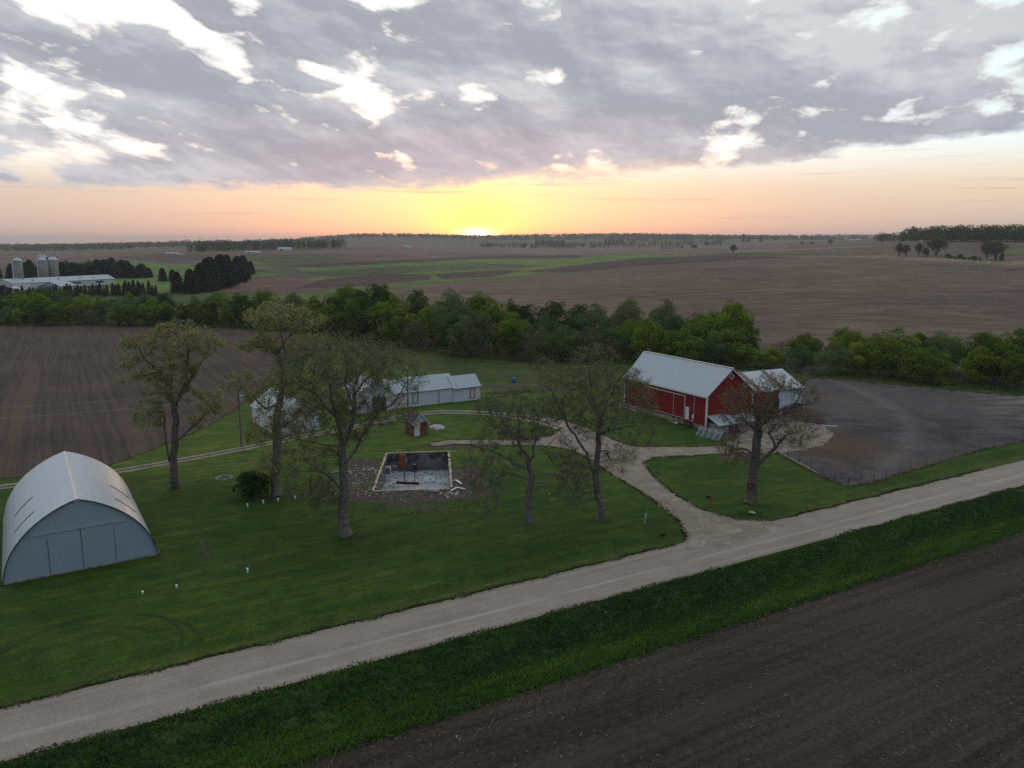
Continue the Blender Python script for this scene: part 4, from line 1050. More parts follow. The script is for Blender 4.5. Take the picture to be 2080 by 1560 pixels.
# feed shelter and trough right of the barn
fs=thing('calf_shelter',(*gp(1596,842),0),.35,'small grey plank shelter under the annex right of the oak','shelter')
MB().prism([(0,0),(3.4,0),(3.4,1.5),(0,1.5)],0,2.4).build('wall',M['old_boards'],fs)
MB().prism([(-.3,1.55),(1.7,2.15),(3.8,1.55),(3.8,1.62),(1.7,2.22),(-.3,1.62)],-.4,2.7).build('roof',M['galv'],fs)
MB().box((1.5,-.03,.65),(1.3,.04,1.2)).build('opening',M['dark'],fs)
a=Vector((*gp(1612,852),0)); b_=Vector((*gp(1672,862),0)); d=(b_-a)
ft=thing('feed_bunk',a,math.atan2(d.y,d.x),'long slatted wooden feed bunk on the mud right of the barn','feed bunk'); L=d.length
m=MB(); m.box((L/2,0,.35),(L,.75,.06)); m.box((L/2,-.40,.55),(L,.05,.40)); m.box((L/2,.40,.55),(L,.05,.40)); m.build('trough',M['old_boards'],ft)
m=MB()
for k in range(int(L/.45)+1): m.bar((k*.45,-.40,.75),(k*.45+.2,.0,1.35),.05)
m.bar((0,0,1.35),(L,0,1.35),.09); m.build('slats',M['post_wood'],ft)
m=MB()
for x in (.1,L/2,L-.1):
    for yy in (-.35,.35): m.box((x,yy,.17),(.1,.1,.34))
each(m,'leg',M['post_wood'],ft)
ms=thing('concrete_apron_edge',(*gp(1683,866),0),-.5,'pale broken concrete slab at the right end of the feed bunk','slab')
MB().box((0,0,.06),(2.6,.7,.12),.2).build('slab',M['concrete'],ms)

# ---- fences
def fence(name,pts,label,h=1.25,wires=3,lean=.05,seed=0,cat='fence',mat=None,pr=.042,mesh_=False):
    P=[Vector((*p,0)) for p in pts]; o=thing(name,P[0],0,label,cat); r=np.random.RandomState(seed); tops=[]
    for p in P:
        q=p-P[0]; dx,dy=r.randn()*lean,r.randn()*lean; hh=h*r.uniform(.9,1.12)
        MB().tube([(q.x,q.y,-.1),(q.x+dx,q.y+dy,hh)],[pr,pr*.85],6).build('post',mat or M['post_wood'],o); tops.append((q,dx,dy,hh))
    w=MB()
    for k in range(wires):
        f=(k+1)/wires*.95
        for (a,ax,ay,ah),(b_,bx,by,bh) in zip(tops[:-1],tops[1:]):
            w.bar((a.x+ax*f,a.y+ay*f,ah*f),(b_.x+bx*f,b_.y+by*f,bh*f),.009)
    w.build('wires',M['steel_dark'] if not mesh_ else M['galv'],o); return o
def between(q0,q1,n): return [tuple(np.array(gp(*q0))*(1-i/n)+np.array(gp(*q1))*i/n) for i in range(n+1)]
fence('wire_fence',between((1722,990),(1850,959),5)+between((1850,959),(1990,916),5)[1:]+between((1990,916),(2130,882),5)[1:],'wire fence along the road side of the muddy lot',1.35,4,.06,1)
fence('wire_fence',between((1580,921),(1722,990),6),'wire fence on the left edge of the muddy lot by the right oak',1.3,4,.05,2,'fence',None,.05,True)
o=thing('railroad_ties',(*gp(1590,923),0),0,'pale timber edging on the grass along the left side of the muddy lot','timber')
a=Vector((*gp(1578,917),0)); b_=Vector((*gp(1660,962),0)); q0=Vector(o.location)
MB().bar(a-q0+Vector((0,0,.08)),b_-q0+Vector((0,0,.08)),.18,.16).build('timber',M['wood'],o)
fence('wire_fence',between((892,722),(1130,732),9),'wire fence in front of the creek trees behind the pasture',1.3,3,.08,3)
fence('wire_fence',between((977,800),(1140,790),6),'old wire fence running right from the small white shed',1.1,3,.08,4)
fence('wire_fence',between((1640,768),(2080,797),12),'wire fence along the creek side of the muddy lot',1.2,3,.08,5)
# rail by the fence corner
rl=thing('pole_rail',(*gp(890,720),0),0,'pale pole rail across two posts at the pasture corner','rail')
a=Vector((*gp(889,722),0)); b_=Vector((*gp(918,724),0)); q0=Vector(rl.location)
MB().tube([a-q0,a-q0+Vector((0,0,1.4))],.08,6).build('post',M['post_wood'],rl); MB().tube([b_-q0,b_-q0+Vector((0,0,1.4))],.08,6).build('post',M['post_wood'],rl)
MB().bar(a-q0+Vector((0,0,1.35)),b_-q0+Vector((0,0,1.35)),.10).build('rail',M['deadwood'],rl)
# ---- poles and lines
x,y=gp(491,908); up=thing('utility_pole',(x,y,0),0,'wooden utility pole with a grey transformer left of the white garage','utility pole')
ph=9.2
MB().tube([(0,0,0),(-.05,0,ph)],[.17,.11],8).build('pole',M['bark'],up)
tr=MB().tube([(.42,-.1,ph-2.3),(.42,-.1,ph-2.2),(.42,-.1,ph-1.4),(.42,-.1,ph-1.3)],[.20,.27,.27,.18],12).build('transformer',M['galv'],up)
MB().tube([(.42,-.1,ph-1.3),(.42,-.1,ph-1.05)],[.05,.035],6).build('bushing',M['rust'],tr)
MB().box((-.02,0,ph-.6),(1.0,.09,.11)).build('crossarm',M['post_wood'],up)
for dx in(-.4,.4): MB().tube([(dx,0,ph-.54),(dx,0,ph-.38)],[.05,.04],6).build('insulator',M['bone'],up)
MB().bar((.02,-.05,ph-1.6),(.42,-.1,ph-1.6),.06).build('bracket',M['steel_dark'],up)
x2,y2=gp(829,840); yp=thing('utility_pole',(x2,y2,0),0,'slim pole with a white lamp head in front of the long shed','yard light pole')
ph2=8.3
MB().tube([(0,0,0),(.05,0,ph2)],[.13,.09],8).build('pole',M['bark_pale'],yp)
MB().bar((.05,0,ph2-.1),(.05,-.6,ph2+.1),.05).build('arm',M['galv'],yp); MB().tube([(.05,-.6,ph2+.08),(.05,-.6,ph2-.08)],[.12,.22],10).build('lamp_head',M['white_plastic'],yp)
def wire(name,a,b_,sag,label,r=.013,n=14):
    a=Vector(a); b_=Vector(b_); o=thing(name,a,0,label,'wire','overhead lines'); pts=[]
    for i in range(n+1):
        t=i/n; p=a.lerp(b_,t); p.z-=sag*4*t*(1-t); pts.append(p-a)
    MB().tube(pts,r,5).build('strand',M['galv'],o)
top=Vector((x-.45,y,ph-.4)); farl=at(-350,882,70)
wire('power_line',top,(-95,96,8.6),.9,'upper power line over the left ploughed field')
wire('power_line',(x,y,ph-1.7),(-95,95.6,7.0),.9,'lower power line over the left ploughed field')
wire('power_line',(x+.4,y,ph-.5),(x2,y2,ph2-.3),.8,'power line between the transformer pole and the yard light pole')
wire('power_line',(x2,y2,ph2-.6),(-10.4,146.0,4.4),.5,'service wire from the yard light pole to the long shed roof')
# loose boards and branches
r_=np.random.RandomState(21)
for k,(q,L,rz,lab) in enumerate((((1022,784),4.5,.1,'long pale board lying in the pasture below the blue barrel'),((1100,1040-60),1.6,.1,'bleached branch lying on the lawn right of the ruined cellar'),((1125,1018),1.2,.7,'short crooked branch on the lawn between the two middle trees'),((872,855),2.4,-.3,'pale log beside the brick outhouse'))):
    x,y=gp(*q); o=thing('loose_board',(x,y,0),rz,lab,'board')
    MB().tube([(-L/2,0,.05),(0,.08,.09),(L/2,-.05,.05)],[.05,.07,.03],6).build('timber',M['deadwood'],o)
# ================================================================== TREES
def leaf_quads(Cn,size,rng,flat=0.0):
    n=len(Cn); u=rng.randn(n,3); u/=np.linalg.norm(u,axis=1)[:,None]+1e-9
    w=rng.randn(n,3); w[:,2]*=1-flat*.5; v=np.cross(u,w); v/=np.linalg.norm(v,axis=1)[:,None]+1e-9
    s=size*(.6+.8*rng.rand(n))[:,None]; a=u*s*.5; b_=v*s*.36
    V=np.stack([Cn-a,Cn+b_,Cn+a,Cn-b_],1).reshape(-1,3); Fq=np.arange(4*n).reshape(n,4); return V,Fq
def tube_segments(P0,P1,r0,r1,k):
    d=P1-P0; L=np.linalg.norm(d,axis=1)[:,None]+1e-9; d=d/L
    up=np.tile(np.array((1.0,0,0)),(len(d),1)); m=np.abs(d[:,0])>.92; up[m]=(0,1,0)
    x=np.cross(d,up); x/=np.linalg.norm(x,axis=1)[:,None]; y=np.cross(x,d)
    a=np.arange(k)*2*math.pi/k; ca=np.cos(a)[None,:,None]; sa=np.sin(a)[None,:,None]
    R0_=P0[:,None]+(x[:,None]*ca+y[:,None]*sa)*r0[:,None,None]; R1_=P1[:,None]+(x[:,None]*ca+y[:,None]*sa)*r1[:,None,None]
    V=np.concatenate([R0_,R1_],1).reshape(-1,3); b_=np.arange(len(d))[:,None]*2*k; i=np.arange(k)[None]; j=(i+1)%k
    Fq=np.stack([b_+i,b_+j,b_+k+j,b_+k+i],-1).reshape(-1,4); return V,Fq
def colonize(skel,att,D,kill,rng,maxit=170,trop=(0,0,.05),jit=.25,infl=9.0):
    P=[];par=[]
    for pts,root in skel:
        prev=root if root is not None else -1
        if root is None: P.append(pts[0]); par.append(-1); prev=len(P)-1; seq=pts[1:]
        else:
            # attach to the closest node so far
            d=np.linalg.norm(np.array(P)-pts[0],axis=1); prev=int(d.argmin()); seq=pts[1:]; 
        cur=np.array(P[prev])
        for q in seq:
            q=np.array(q,float); L=np.linalg.norm(q-cur); n=max(1,int(round(L/D)))
            st=cur.copy(); pb=rng.randn(3)*.06*L
            for j in range(1,n+1):
                t=j/n; w=st+(q-st)*t+pb*math.sin(math.pi*t)+rng.randn(3)*.035*D
                P.append(w); par.append(prev); prev=len(P)-1
            cur=np.array(P[prev])
    n=len(P); cap=30000; A=np.zeros((cap,3)); A[:n]=np.array(P); par=list(par); nch=np.zeros(cap,int)
    for q in par:
        if q>=0: nch[q]+=1
    att=np.array(att); alive=np.ones(len(att),bool)
    nd=np.full(len(att),1e9); ni=np.zeros(len(att),int)
    def upd(lo,hi):
        idx=np.where(alive)[0]
        if not len(idx) or hi<=lo: return
        for c0 in range(lo,hi,400):
            c1=min(hi,c0+400)
            d=np.sqrt(((att[idx][:,None]-A[c0:c1][None])**2).sum(-1)); j=d.argmin(1); dm=d[np.arange(len(idx)),j]
            b_=dm<nd[idx]; nd[idx[b_]]=dm[b_]; ni[idx[b_]]=j[b_]+c0
    start=max(0,0)
    upd(0,n); 
    for it in range(maxit):
        idx=np.where(alive&(nd<infl))[0]
        if not len(idx): break
        v=att[idx]-A[ni[idx]]; v/=np.linalg.norm(v,axis=1)[:,None]+1e-9
        acc=np.zeros((n,3)); np.add.at(acc,ni[idx],v)
        src=np.unique(ni[idx]); src=src[nch[src]<4]
        if not len(src): break
        dd=acc[src]; dd/=np.linalg.norm(dd,axis=1)[:,None]+1e-9
        dd=dd+rng.randn(len(src),3)*jit+np.array(trop); dd/=np.linalg.norm(dd,axis=1)[:,None]
        m=len(src)
        if n+m>=cap: break
        A[n:n+m]=A[src]+dd*D; par+=list(src); nch[src]+=1
        upd(n,n+m); n+=m
        alive&=nd>kill
    return A[:n],np.array(par)
def tree_mesh(root,base,A,par,r_base,r_tip,bark,leafmat,rng,leaf_n,leaf_s,twigs,twig_len,twig_droop,leaf_spread=.35,clump=.0,flare=.55,leaf_filter=None,expn=None):
    n=len(A); kids=[[] for _ in range(n)]
    for i,p in enumerate(par):
        if p>=0: kids[p].append(i)
    tips=np.ones(n); order=range(n-1,-1,-1)
    cnt=np.zeros(n)
    for i in order:
        if not kids[i]: cnt[i]=1
        if par[i]>=0: cnt[par[i]]+=cnt[i]
    ex=math.log(max(cnt[0],2))/math.log(r_base/r_tip)
    r=r_tip*cnt**(1/ex)
    h=A[:,2]-A[0,2]; r=r*(1+flare*np.exp(-h/.5)*(r>r_base*.55))
    depth_=np.zeros(n)
    i1=np.arange(n)[par>=0]; p1=par[i1]
    main=np.zeros(n,bool)
    for i in range(n):
        if kids[i]:
            j=max(kids[i],key=lambda q:cnt[q]); main[j]=True
    r0=np.where(main[i1],r[p1],np.minimum(r[p1],r[i1]*1.12)); r1=r[i1]
    loc=A-np.array(base)
    big=r1>.085
    V,Fq=tube_segments(loc[p1][big],loc[i1][big],r0[big],r1[big]*1.0,10); mesh_np('trunk',V,Fq,bark,root,True)
    md=~big
    V1,F1=tube_segments(loc[p1][md],loc[i1][md],r0[md],r1[md],4)
    # fine twigs
    fine=np.where(r<=max(np.percentile(r,66),r_tip*1.01))[0]
    tv=[V1];tf=[F1]
    if twigs:
        src=fine[rng.randint(0,len(fine),twigs)]; d=A[src]-A[np.maximum(par[src],0)]; d/=np.linalg.norm(d,axis=1)[:,None]+1e-9
        d=d*.7+rng.randn(twigs,3)*.6; d[:,2]-=twig_droop; d/=np.linalg.norm(d,axis=1)[:,None]
        L=twig_len*(.5+rng.rand(twigs))[:,None]; e=loc[src]+d*L
        V2,F2=tube_segments(loc[src],e,np.full(twigs,.011),np.full(twigs,.005),3); tf.append(F2+len(V1)); tv.append(V2)
    mesh_np('branches',np.concatenate(tv),np.concatenate([np.c_[f] for f in tf]),M['twig'] if bark is M['bark'] else bark,root,False)
    if leaf_n:
        cand=fine
        pos=A[cand]
        ph=rng.rand(6)*6; cw=.06+np.clip(np.sin(pos[:,0]*1.5+ph[0])*np.sin(pos[:,1]*1.3+ph[1])+np.sin(pos[:,2]*1.8+ph[2]+pos[:,0])*.6,0,2)+rng.rand(len(pos))**6*2
        if leaf_filter is not None:
            w=leaf_filter(pos)*cw; w=w/w.sum(); src=cand[rng.choice(len(cand),leaf_n,p=w)]
        else: src=cand[rng.choice(len(cand),leaf_n,p=cw/cw.sum())]
        pts=loc[src]+rng.randn(leaf_n,3)*leaf_spread*np.array((1,1,.8))
        if twigs:
            k=min(int(leaf_n*.5),twigs); pick=rng.randint(0,twigs,k); pts[:k]=e[pick]+rng.randn(k,3)*.06
            if leaf_filter is not None:
                w=leaf_filter(A[src[:]]); 
        V,Fq=leaf_quads(pts,leaf_s,rng)
        bv=rng.rand(n)[src]*.6+rng.rand(leaf_n)*.4
        mesh_np('foliage',V,Fq,leafmat,root,False,{'v':('FLOAT',np.repeat(bv,4))})
M['twig']=mat_bark('twig_bark',(.085,.080,.060),(.19,.175,.135))
def px_tree(name,base_px,limbs,lobes,label,group,seed,r_base,leaf,bark='bark',D=.42,kill=.85,natt=2600,jit=.28,trop=(0,0,.04),r_tip=.011,yscale=1.0,twig=(5000,.7,.15),flare=.55,lf=None):
    rng=np.random.RandomState(seed); x,y=gp(*base_px); base=(x,y,0)
    root=thing(name,base,0,label,'tree',group); skel=[]
    for k,(pts,dy0,dy1) in enumerate(limbs):
        W=[]
        for j,q in enumerate(pts):
            t=j/max(1,len(pts)-1); Yv=y+dy0+(dy1-dy0)*t
            w=at(q[0],q[1],Yv); W.append(np.array((w.x,w.y,max(w.z,.0))))
        if k==0: W[0]=np.array((x,y,-.05))
        skel.append((W,None if k==0 else 1))
    att=[]; tot=sum(l[2]*l[3]*(l[5] if len(l)>5 else 1) for l in lobes)
    for l in lobes:
        cx,cy,rx,ry=l[:4]; dy=l[4] if len(l)>4 else 0; dens=l[5] if len(l)>5 else 1
        c=at(cx,cy,y+dy); e=at(cx+rx,cy,y+dy); f_=at(cx,cy-ry,y+dy); RX=abs(e.x-c.x); RZ=abs(f_.z-c.z); RY=min(RX,5.5)*yscale
        m=int(natt*rx*ry*dens/tot); q=rng.randn(m,3); q/=np.linalg.norm(q,axis=1)[:,None]; q*=(rng.rand(m,1)**.42)
        w=q*np.array((RX,RY,RZ))+np.array(c); w=w[w[:,2]>1.2]; att.append(w)
    att=np.concatenate(att)
    A,par=colonize(skel,att,D,kill,rng,jit=jit,trop=trop)
    tree_mesh(root,base,A,par,r_base,r_tip,M[bark],M[leaf[0]],rng,leaf[1],leaf[2],twig[0],twig[1],twig[2],leaf[3],flare=flare,leaf_filter=lf)
    return root
YG='yard trees'
px_tree('oak_tree',(354,991),[
 ([(354,991),(353,965),(353,946)],0,0),([(353,946),(356,904),(356,866),(354,837),(358,818)],0,0),
 ([(358,818),(380,779),(403,747),(412,728),(438,712)],0,1.5),([(353,946),(343,935),(339,908),(334,866),(331,835),(318,812)],0,-1.2),
 ([(357,901),(380,876),(412,847),(444,818)],0,2),([(356,825),(340,780),(326,757),(300,735),(281,706)],0,-2),([(326,757),(300,762),(270,768),(250,780)],-1.5,-3),
 ([(390,765),(383,706),(374,668)],.5,1),([(350,800),(345,740),(340,700)],0,2.5),([(331,835),(305,840),(285,835)],-1,-2.5)],
 [(345,690,60,30),(400,690,50,28,1),(280,700,42,26,-1),(375,664,22,14,1),(430,705,32,18,1),(262,738,26,16,-2),(258,776,22,16,-2),(300,762,36,18,-1.5),(352,745,50,35,0),(345,790,45,28,1),(300,838,38,36,-1.5),(425,820,36,30,2),(405,855,26,20,1.5),(345,665,30,14,0)],
 'forked oak with dense grey-green spring leaves by the left ploughed field',YG,11,.46,('leaf_oak',21000,.19,.24),'bark_dark',.42,.75,3000,twig=(4500,.5,.0))
px_tree('oak_tree',(562,1006),[
 ([(562,1006),(562,950),(563,905)],0,0),([(563,905),(566,824),(573,744),(566,712)],0,.5),([(566,712),(550,695),(537,683),(520,665)],.5,0),([(566,712),(590,680),(610,655)],.5,1),
 ([(566,824),(540,830),(515,805),(486,783)],0,-1.5),([(560,715),(530,705),(508,700),(483,709)],.3,-1),([(570,760),(600,740),(630,720)],.4,2),([(563,870),(600,850),(630,830)],0,1.5),([(563,890),(535,880),(510,870)],0,-1),([(573,744),(572,690),(570,640)],.5,.5)],
 [(560,640,66,28),(620,655,46,26,1),(640,700,34,28,1.5),(520,645,34,16),(505,702,30,20,-1),(545,695,35,24),(600,710,45,35,1),(488,775,40,28,-1.5),(520,800,30,22,-1),(580,770,50,40,1),(620,790,40,34,2),(535,870,40,36,-1,.7),(590,860,42,36,1,.7),(540,940,40,26,0,.4)],
 'tallest oak, its light crown reaching above the creek trees, beside the dark shrub',YG,12,.52,('leaf_oak',21000,.19,.26),'bark',.45,.8,3300,twig=(5000,.6,.1))
# second stem of the same trunk
px_tree('maple_tree',(703,1087),[
 ([(703,1087),(699,1010),(697,940)],0,0),([(697,940),(691,881),(685,851),(675,820),(672,780),(654,743)],0,-1),([(699,950),(712,928),(731,897),(752,863),(774,835),(801,817),(823,780)],0,1.5),
 ([(694,912),(706,881),(717,835),(718,804),(740,774)],0,1),([(694,915),(670,905),(641,898),(595,890)],0,-1.5),([(697,1000),(680,976),(663,964),(626,940),(598,912)],0,-1.5),([(664,964),(640,956),(601,958),(575,975)],-.8,-2.5),
 ([(685,851),(650,810),(620,790),(585,770)],-.3,-2),([(717,835),(700,780),(700,730)],.5,2.5),([(752,863),(790,862),(840,868)],1,2),([(660,790),(640,760),(615,735)],-.5,1),([(718,804),(735,750),(760,715)],.5,0),([(740,774),(790,745),(820,725)],1,1.5)],
 [(690,715,90,40,0),(610,750,60,45,-1),(770,730,75,40,1),(700,770,110,60,0,1.2),(830,765,40,40,1),(610,830,60,50,-1.5),(700,850,80,50,0),(790,830,50,45,1),(600,900,45,45,-1.5),(600,970,42,55,-2,.8),(645,1000,40,50,-1,.7),(640,940,50,40,-1,.8),(835,850,26,26,2,.5)],
 'largest spreading maple, its thick trunk standing left of the cellar pit',YG,13,.50,('leaf_maple',19000,.12,.24),'bark',.42,.78,5200,twig=(17000,.75,.22),jit=.22)
px_tree('ash_tree',(1075,1061),[
 ([(1075,1061),(1074,1000),(1074,945)],0,0),([(1074,945),(1061,914),(1033,874),(1016,840),(1008,815)],0,-.8),([(1075,940),(1083,908),(1089,880),(1095,852),(1081,812)],0,.5),([(1085,900),(1100,880),(1117,855)],.2,1.2),
 ([(1072,960),(1050,945),(1033,933),(1013,922),(957,906)],0,-1),([(1073,975),(1052,966),(1033,959),(1005,975),(988,990)],0,-1.5),([(1076,975),(1095,963),(1112,962),(1143,970),(1165,1000)],0,-1),([(1077,935),(1095,918),(1117,902),(1137,877)],0,1.3),
 ([(1050,900),(1055,860),(1050,820)],-.3,1.5),([(1033,874),(1005,868),(980,850)],-.5,-1.5),([(1025,860),(1000,830),(975,815)],-.5,.5)],
 [(1050,820,72,32),(1000,840,45,30,-1),(1110,835,42,34,1),(1060,865,75,36,0,.8),(985,900,42,24,-1),(985,965,50,36,-1.5,.8),(950,930,26,20,-1.5),(1150,930,30,34,1),(1150,985,34,36,-1,.7),(1040,930,36,26,0,.4),(990,1020,34,26,-1.5,.5)],
 'nearly leafless medium tree standing right of the cellar pit',YG,14,.33,('leaf_maple',3000,.11,.25),'bark',.38,.70,3600,twig=(10000,.6,.12),jit=.22)
def top_leaf(p): return .03+np.clip((p[:,2]-9.5)/5,0,1)**1.5+ (np.abs(p[:,0]-12.2)<2.4)*(p[:,2]<8.6)*(p[:,2]>4.2)*.8 + (p[:,0]>13.5)*(p[:,2]>6)*.5
px_tree('maple_tree',(1221,1056),[
 ([(1221,1056),(1214,1005),(1210,965)],0,0),([(1210,965),(1213,928),(1215,891),(1222,857),(1230,829),(1244,800)],0,.3),([(1208,962),(1199,948),(1191,919),(1168,883),(1148,852),(1134,826),(1117,787)],0,-1),
 ([(1222,857),(1208,829),(1190,800),(1179,773)],.2,1.5),([(1215,870),(1190,855),(1165,824),(1145,800)],.2,2),([(1218,885),(1240,874),(1258,870),(1290,866)],.2,-1),([(1230,829),(1262,812),(1300,800)],.3,1),([(1208,829),(1200,780),(1195,740)],.8,0),
 ([(1205,955),(1185,945),(1165,950)],0,-1.5),([(1214,915),(1232,915),(1245,940)],0,-1.3),([(1240,805),(1262,765),(1275,745)],.3,0)],
 [(1210,760,70,36),(1205,720,46,26,0,1),(1135,770,46,34,-1),(1270,780,50,36,1),(1200,820,90,38,0,.9),(1130,830,36,30,-1),(1300,820,42,36,.5),(1210,860,70,30,0,.6),(1310,870,34,28,0,.7),(1245,930,38,34,-1.3,.9),(1165,960,36,40,-1.2,.7),(1170,1010,26,26,-1.2,.4),(1290,910,34,26,0,.4),(1105,740,30,20,-1,.7)],
 'tall tree with yellow-green buds at its tips, nearest the driveway fork',YG,15,.38,('leaf_maple',11000,.13,.20),'bark',.40,.74,4200,twig=(12000,.7,.15),jit=.22,lf=top_leaf)
px_tree('oak_tree',(1524,1022),[
 ([(1524,1022),(1527,985),(1531,955)],0,0),([(1531,955),(1534,925),(1537,890),(1538,862),(1540,838),(1532,809)],0,.3),([(1532,953),(1554,930),(1574,911),(1570,893),(1561,880)],0,-.5),([(1574,911),(1586,896),(1604,880)],-.4,-1.5),
 ([(1538,868),(1547,862),(1569,841),(1601,826),(1623,809),(1627,790)],0,1.2),([(1612,820),(1630,821),(1654,819),(1660,805)],1,1.4),([(1536,878),(1522,862),(1508,850)],0,-1.2),([(1533,930),(1518,914),(1493,912),(1469,922)],0,-1.3),
 ([(1561,880),(1575,862),(1595,852)],-.5,-1),([(1540,838),(1520,815),(1500,800)],.2,1),([(1540,838),(1560,810),(1585,790)],.3,2),([(1548,935),(1547,922),(1547,914)],0,0),([(1538,880),(1520,890),(1495,885)],0,1)],
 [(1520,800,42,24,.5),(1485,805,28,22,0),(1570,780,48,22,1),(1615,785,28,20,1),(1500,845,45,26,0),(1545,825,40,24,0),(1650,798,22,18,1.2),(1640,815,18,14,1.2),(1590,850,48,22,-.5),(1610,890,42,24,-1.2,.7),(1480,905,34,20,-1),(1500,935,30,16,-1,.5),(1645,870,20,26,-1,.5),(1555,860,40,22,0,.7),(1560,760,24,10,1,.6)],
 'gnarled old oak with a leaning thick trunk in front of the red barn',YG,16,.62,('leaf_old',7500,.14,.20),'bark_dark',.34,.62,2700,twig=(9000,.45,.0),jit=.5,r_tip=.013,flare=.35)

# ---- leafy creek trees
def leafy_parts(seed,h,w,nb,leaves,lsize,squash=1.0,open_=.0,round_=1.0,low=.08):
    rng=np.random.RandomState(seed); cs=[];rsz=[]
    for k in range(nb):
        q=rng.randn(3); q/=np.linalg.norm(q); q*=rng.uniform(.42,1.0)*(1+.16*math.sin(3*math.atan2(q[1],q[0])+seed)); 
        z=low+.5*(1-low)+q[2]*.5*(1-low)
        f=math.sqrt(max(.05,1-((z-.42)/.62)**2)); cs.append((q[0]*w*.5*f,q[1]*w*.5*f,z*h*.93)); rsz.append(rng.uniform(.10,.19)*w*round_)
    cs=np.array(cs); rsz=np.array(rsz); per=rng.multinomial(leaves,(rsz**2)/(rsz**2).sum()); P=[];Vv=[]
    for c,r,m in zip(cs,rsz,per):
        q=rng.randn(m,3); q/=np.linalg.norm(q,axis=1)[:,None]; q[:,2]=np.where(rng.rand(m)<.65,np.abs(q[:,2]),q[:,2]); rad=r*(.80+.26*rng.rand(m,1)+.05*rng.randn(m,1)); 
        P.append(c+q*rad*np.array((1,1,.85*squash))); Vv.append(np.clip(rng.rand()*.75+.25*rng.rand(m),0,1))
    P=np.concatenate(P); Vv=np.concatenate(Vv); keep=P[:,2]>.1; P=P[keep];Vv=Vv[keep]
    V,Fq=leaf_quads(P,lsize,rng); 
    st=MB()
    for k in range(5 if open_==0 else 16):
        i=rng.randint(nb); e=cs[i]; b0=(rng.randn()*w*.03,rng.randn()*w*.03,0); mid=(e[0]*.35+rng.randn()*.2,e[1]*.35+rng.randn()*.2,e[2]*.5)
        r0=h*.013; st.tube([b0,mid,tuple(e)],[r0,r0*.65,r0*.2],5)
    return V,Fq,np.repeat(Vv,4),st
PROTO={}
def leafy(kind,seed,h,w,nb,leaves,ls,leafm,bark,**kw):
    V,Fq,v,st=leafy_parts(seed,h,w,nb,leaves,ls,**kw)
    root=thing(kind,(0,0,0),0,'tree','tree'); mesh_np('crown',V,Fq,M[leafm],root,False,{'v':('FLOAT',v)}); st.build('trunk',M[bark],root); return [root,False]
P_ROUND=[leafy('broadleaf_tree',101,11,10,95,11500,.30,'leaf_green','bark',round_=.80),leafy('broadleaf_tree',102,12,8.5,80,11000,.30,'leaf_green','bark',round_=.85),leafy('broadleaf_tree',103,10,11,110,12000,.30,'leaf_green','bark',round_=.72),leafy('broadleaf_tree',113,12,7.5,60,9000,.30,'leaf_green','bark',round_=.95)]
P_DARK=[leafy('broadleaf_tree',104,11,9.5,90,10500,.29,'leaf_dark','bark_dark',round_=.8),leafy('broadleaf_tree',105,12,8,64,9500,.30,'leaf_dark','bark_dark',round_=.9)]
P_WIL=[leafy('willow_tree',106,9.5,11.5,150,15000,.20,'leaf_willow','bark',round_=.62),leafy('willow_tree',107,10,10,130,14000,.20,'leaf_willow','bark',round_=.65)]
P_PALE=[leafy('budding_tree',108,12,9,90,5200,.22,'leaf_pale','bark_pale',open_=1,round_=.85),leafy('budding_tree',109,11,8,80,3200,.20,'leaf_pale','bark_pale',open_=1,round_=.8)]
def place(pr,x,y,z,hs,ws,rz,name,label,group,cat='tree'):
    root,used=pr
    if not used:
        pr[1]=True; root.location=(x,y,z); root.rotation_euler=(0,0,rz); root.scale=(ws,ws,hs); root['label']=label; root['group']=group; root['category']=cat; root.name=name; return root
    r=dup(root,(x,y,z),rz,(ws,ws*(.85+.3*((x*7.3+y*3.1)%1)),hs),label,group); r['category']=cat; r.name=name; return r
ORD='first second third fourth fifth sixth seventh eighth ninth tenth eleventh twelfth thirteenth fourteenth fifteenth'.split()
SEG=[(-80,262,'under the far silos'),(262,480,'above the forked oak'),(480,720,'above the tallest oak'),(720,900,'above the white barn'),(900,1130,'behind the blue barrel pasture'),(1130,1300,'above the driveway tree'),(1300,1560,'right behind the red barn'),(1560,1800,'behind the far lot edge'),(1800,2200,'at the right end of the creek')]
# (row name, base line as pixel points on the flat, tops line, spacing in m, jitter)
_unused=[(-60,661),(250,662),(480,668),(620,676),(720,692),(860,712),(920,724),(1040,733),(1290,742),(1440,748),(1560,752),(1640,760),(1760,768),(1900,782),(2080,798),(2170,803)]
def interp(L,x): 
    return float(np.interp(x,[p[0] for p in L],[p[1] for p in L]))
tops=[(-60,596),(60,588),(100,585),(150,592),(230,596),(300,590),(360,600),(430,598),(500,590),(560,588),(640,592),(700,585),(760,577),(800,582),(860,600),(940,590),(990,590),(1040,606),(1120,612),(1180,618),(1230,604),(1280,600),(1330,606),(1400,632),(1440,622),(1490,614),(1530,622),(1560,680),(1600,686),(1650,664),(1740,664),(1770,680),(1800,668),(1860,680),(1920,672),(1960,680),(2000,668),(2170,668)]
rows=[('front',0.0,1.02,6.8,.52,.76),('second',9,1.0,8.5,.74,.94),('third',19,.98,9.5,.92,1.10),('rear',32,.97,10.5,.96,1.14)]
rng=np.random.RandomState(77); allT=[]
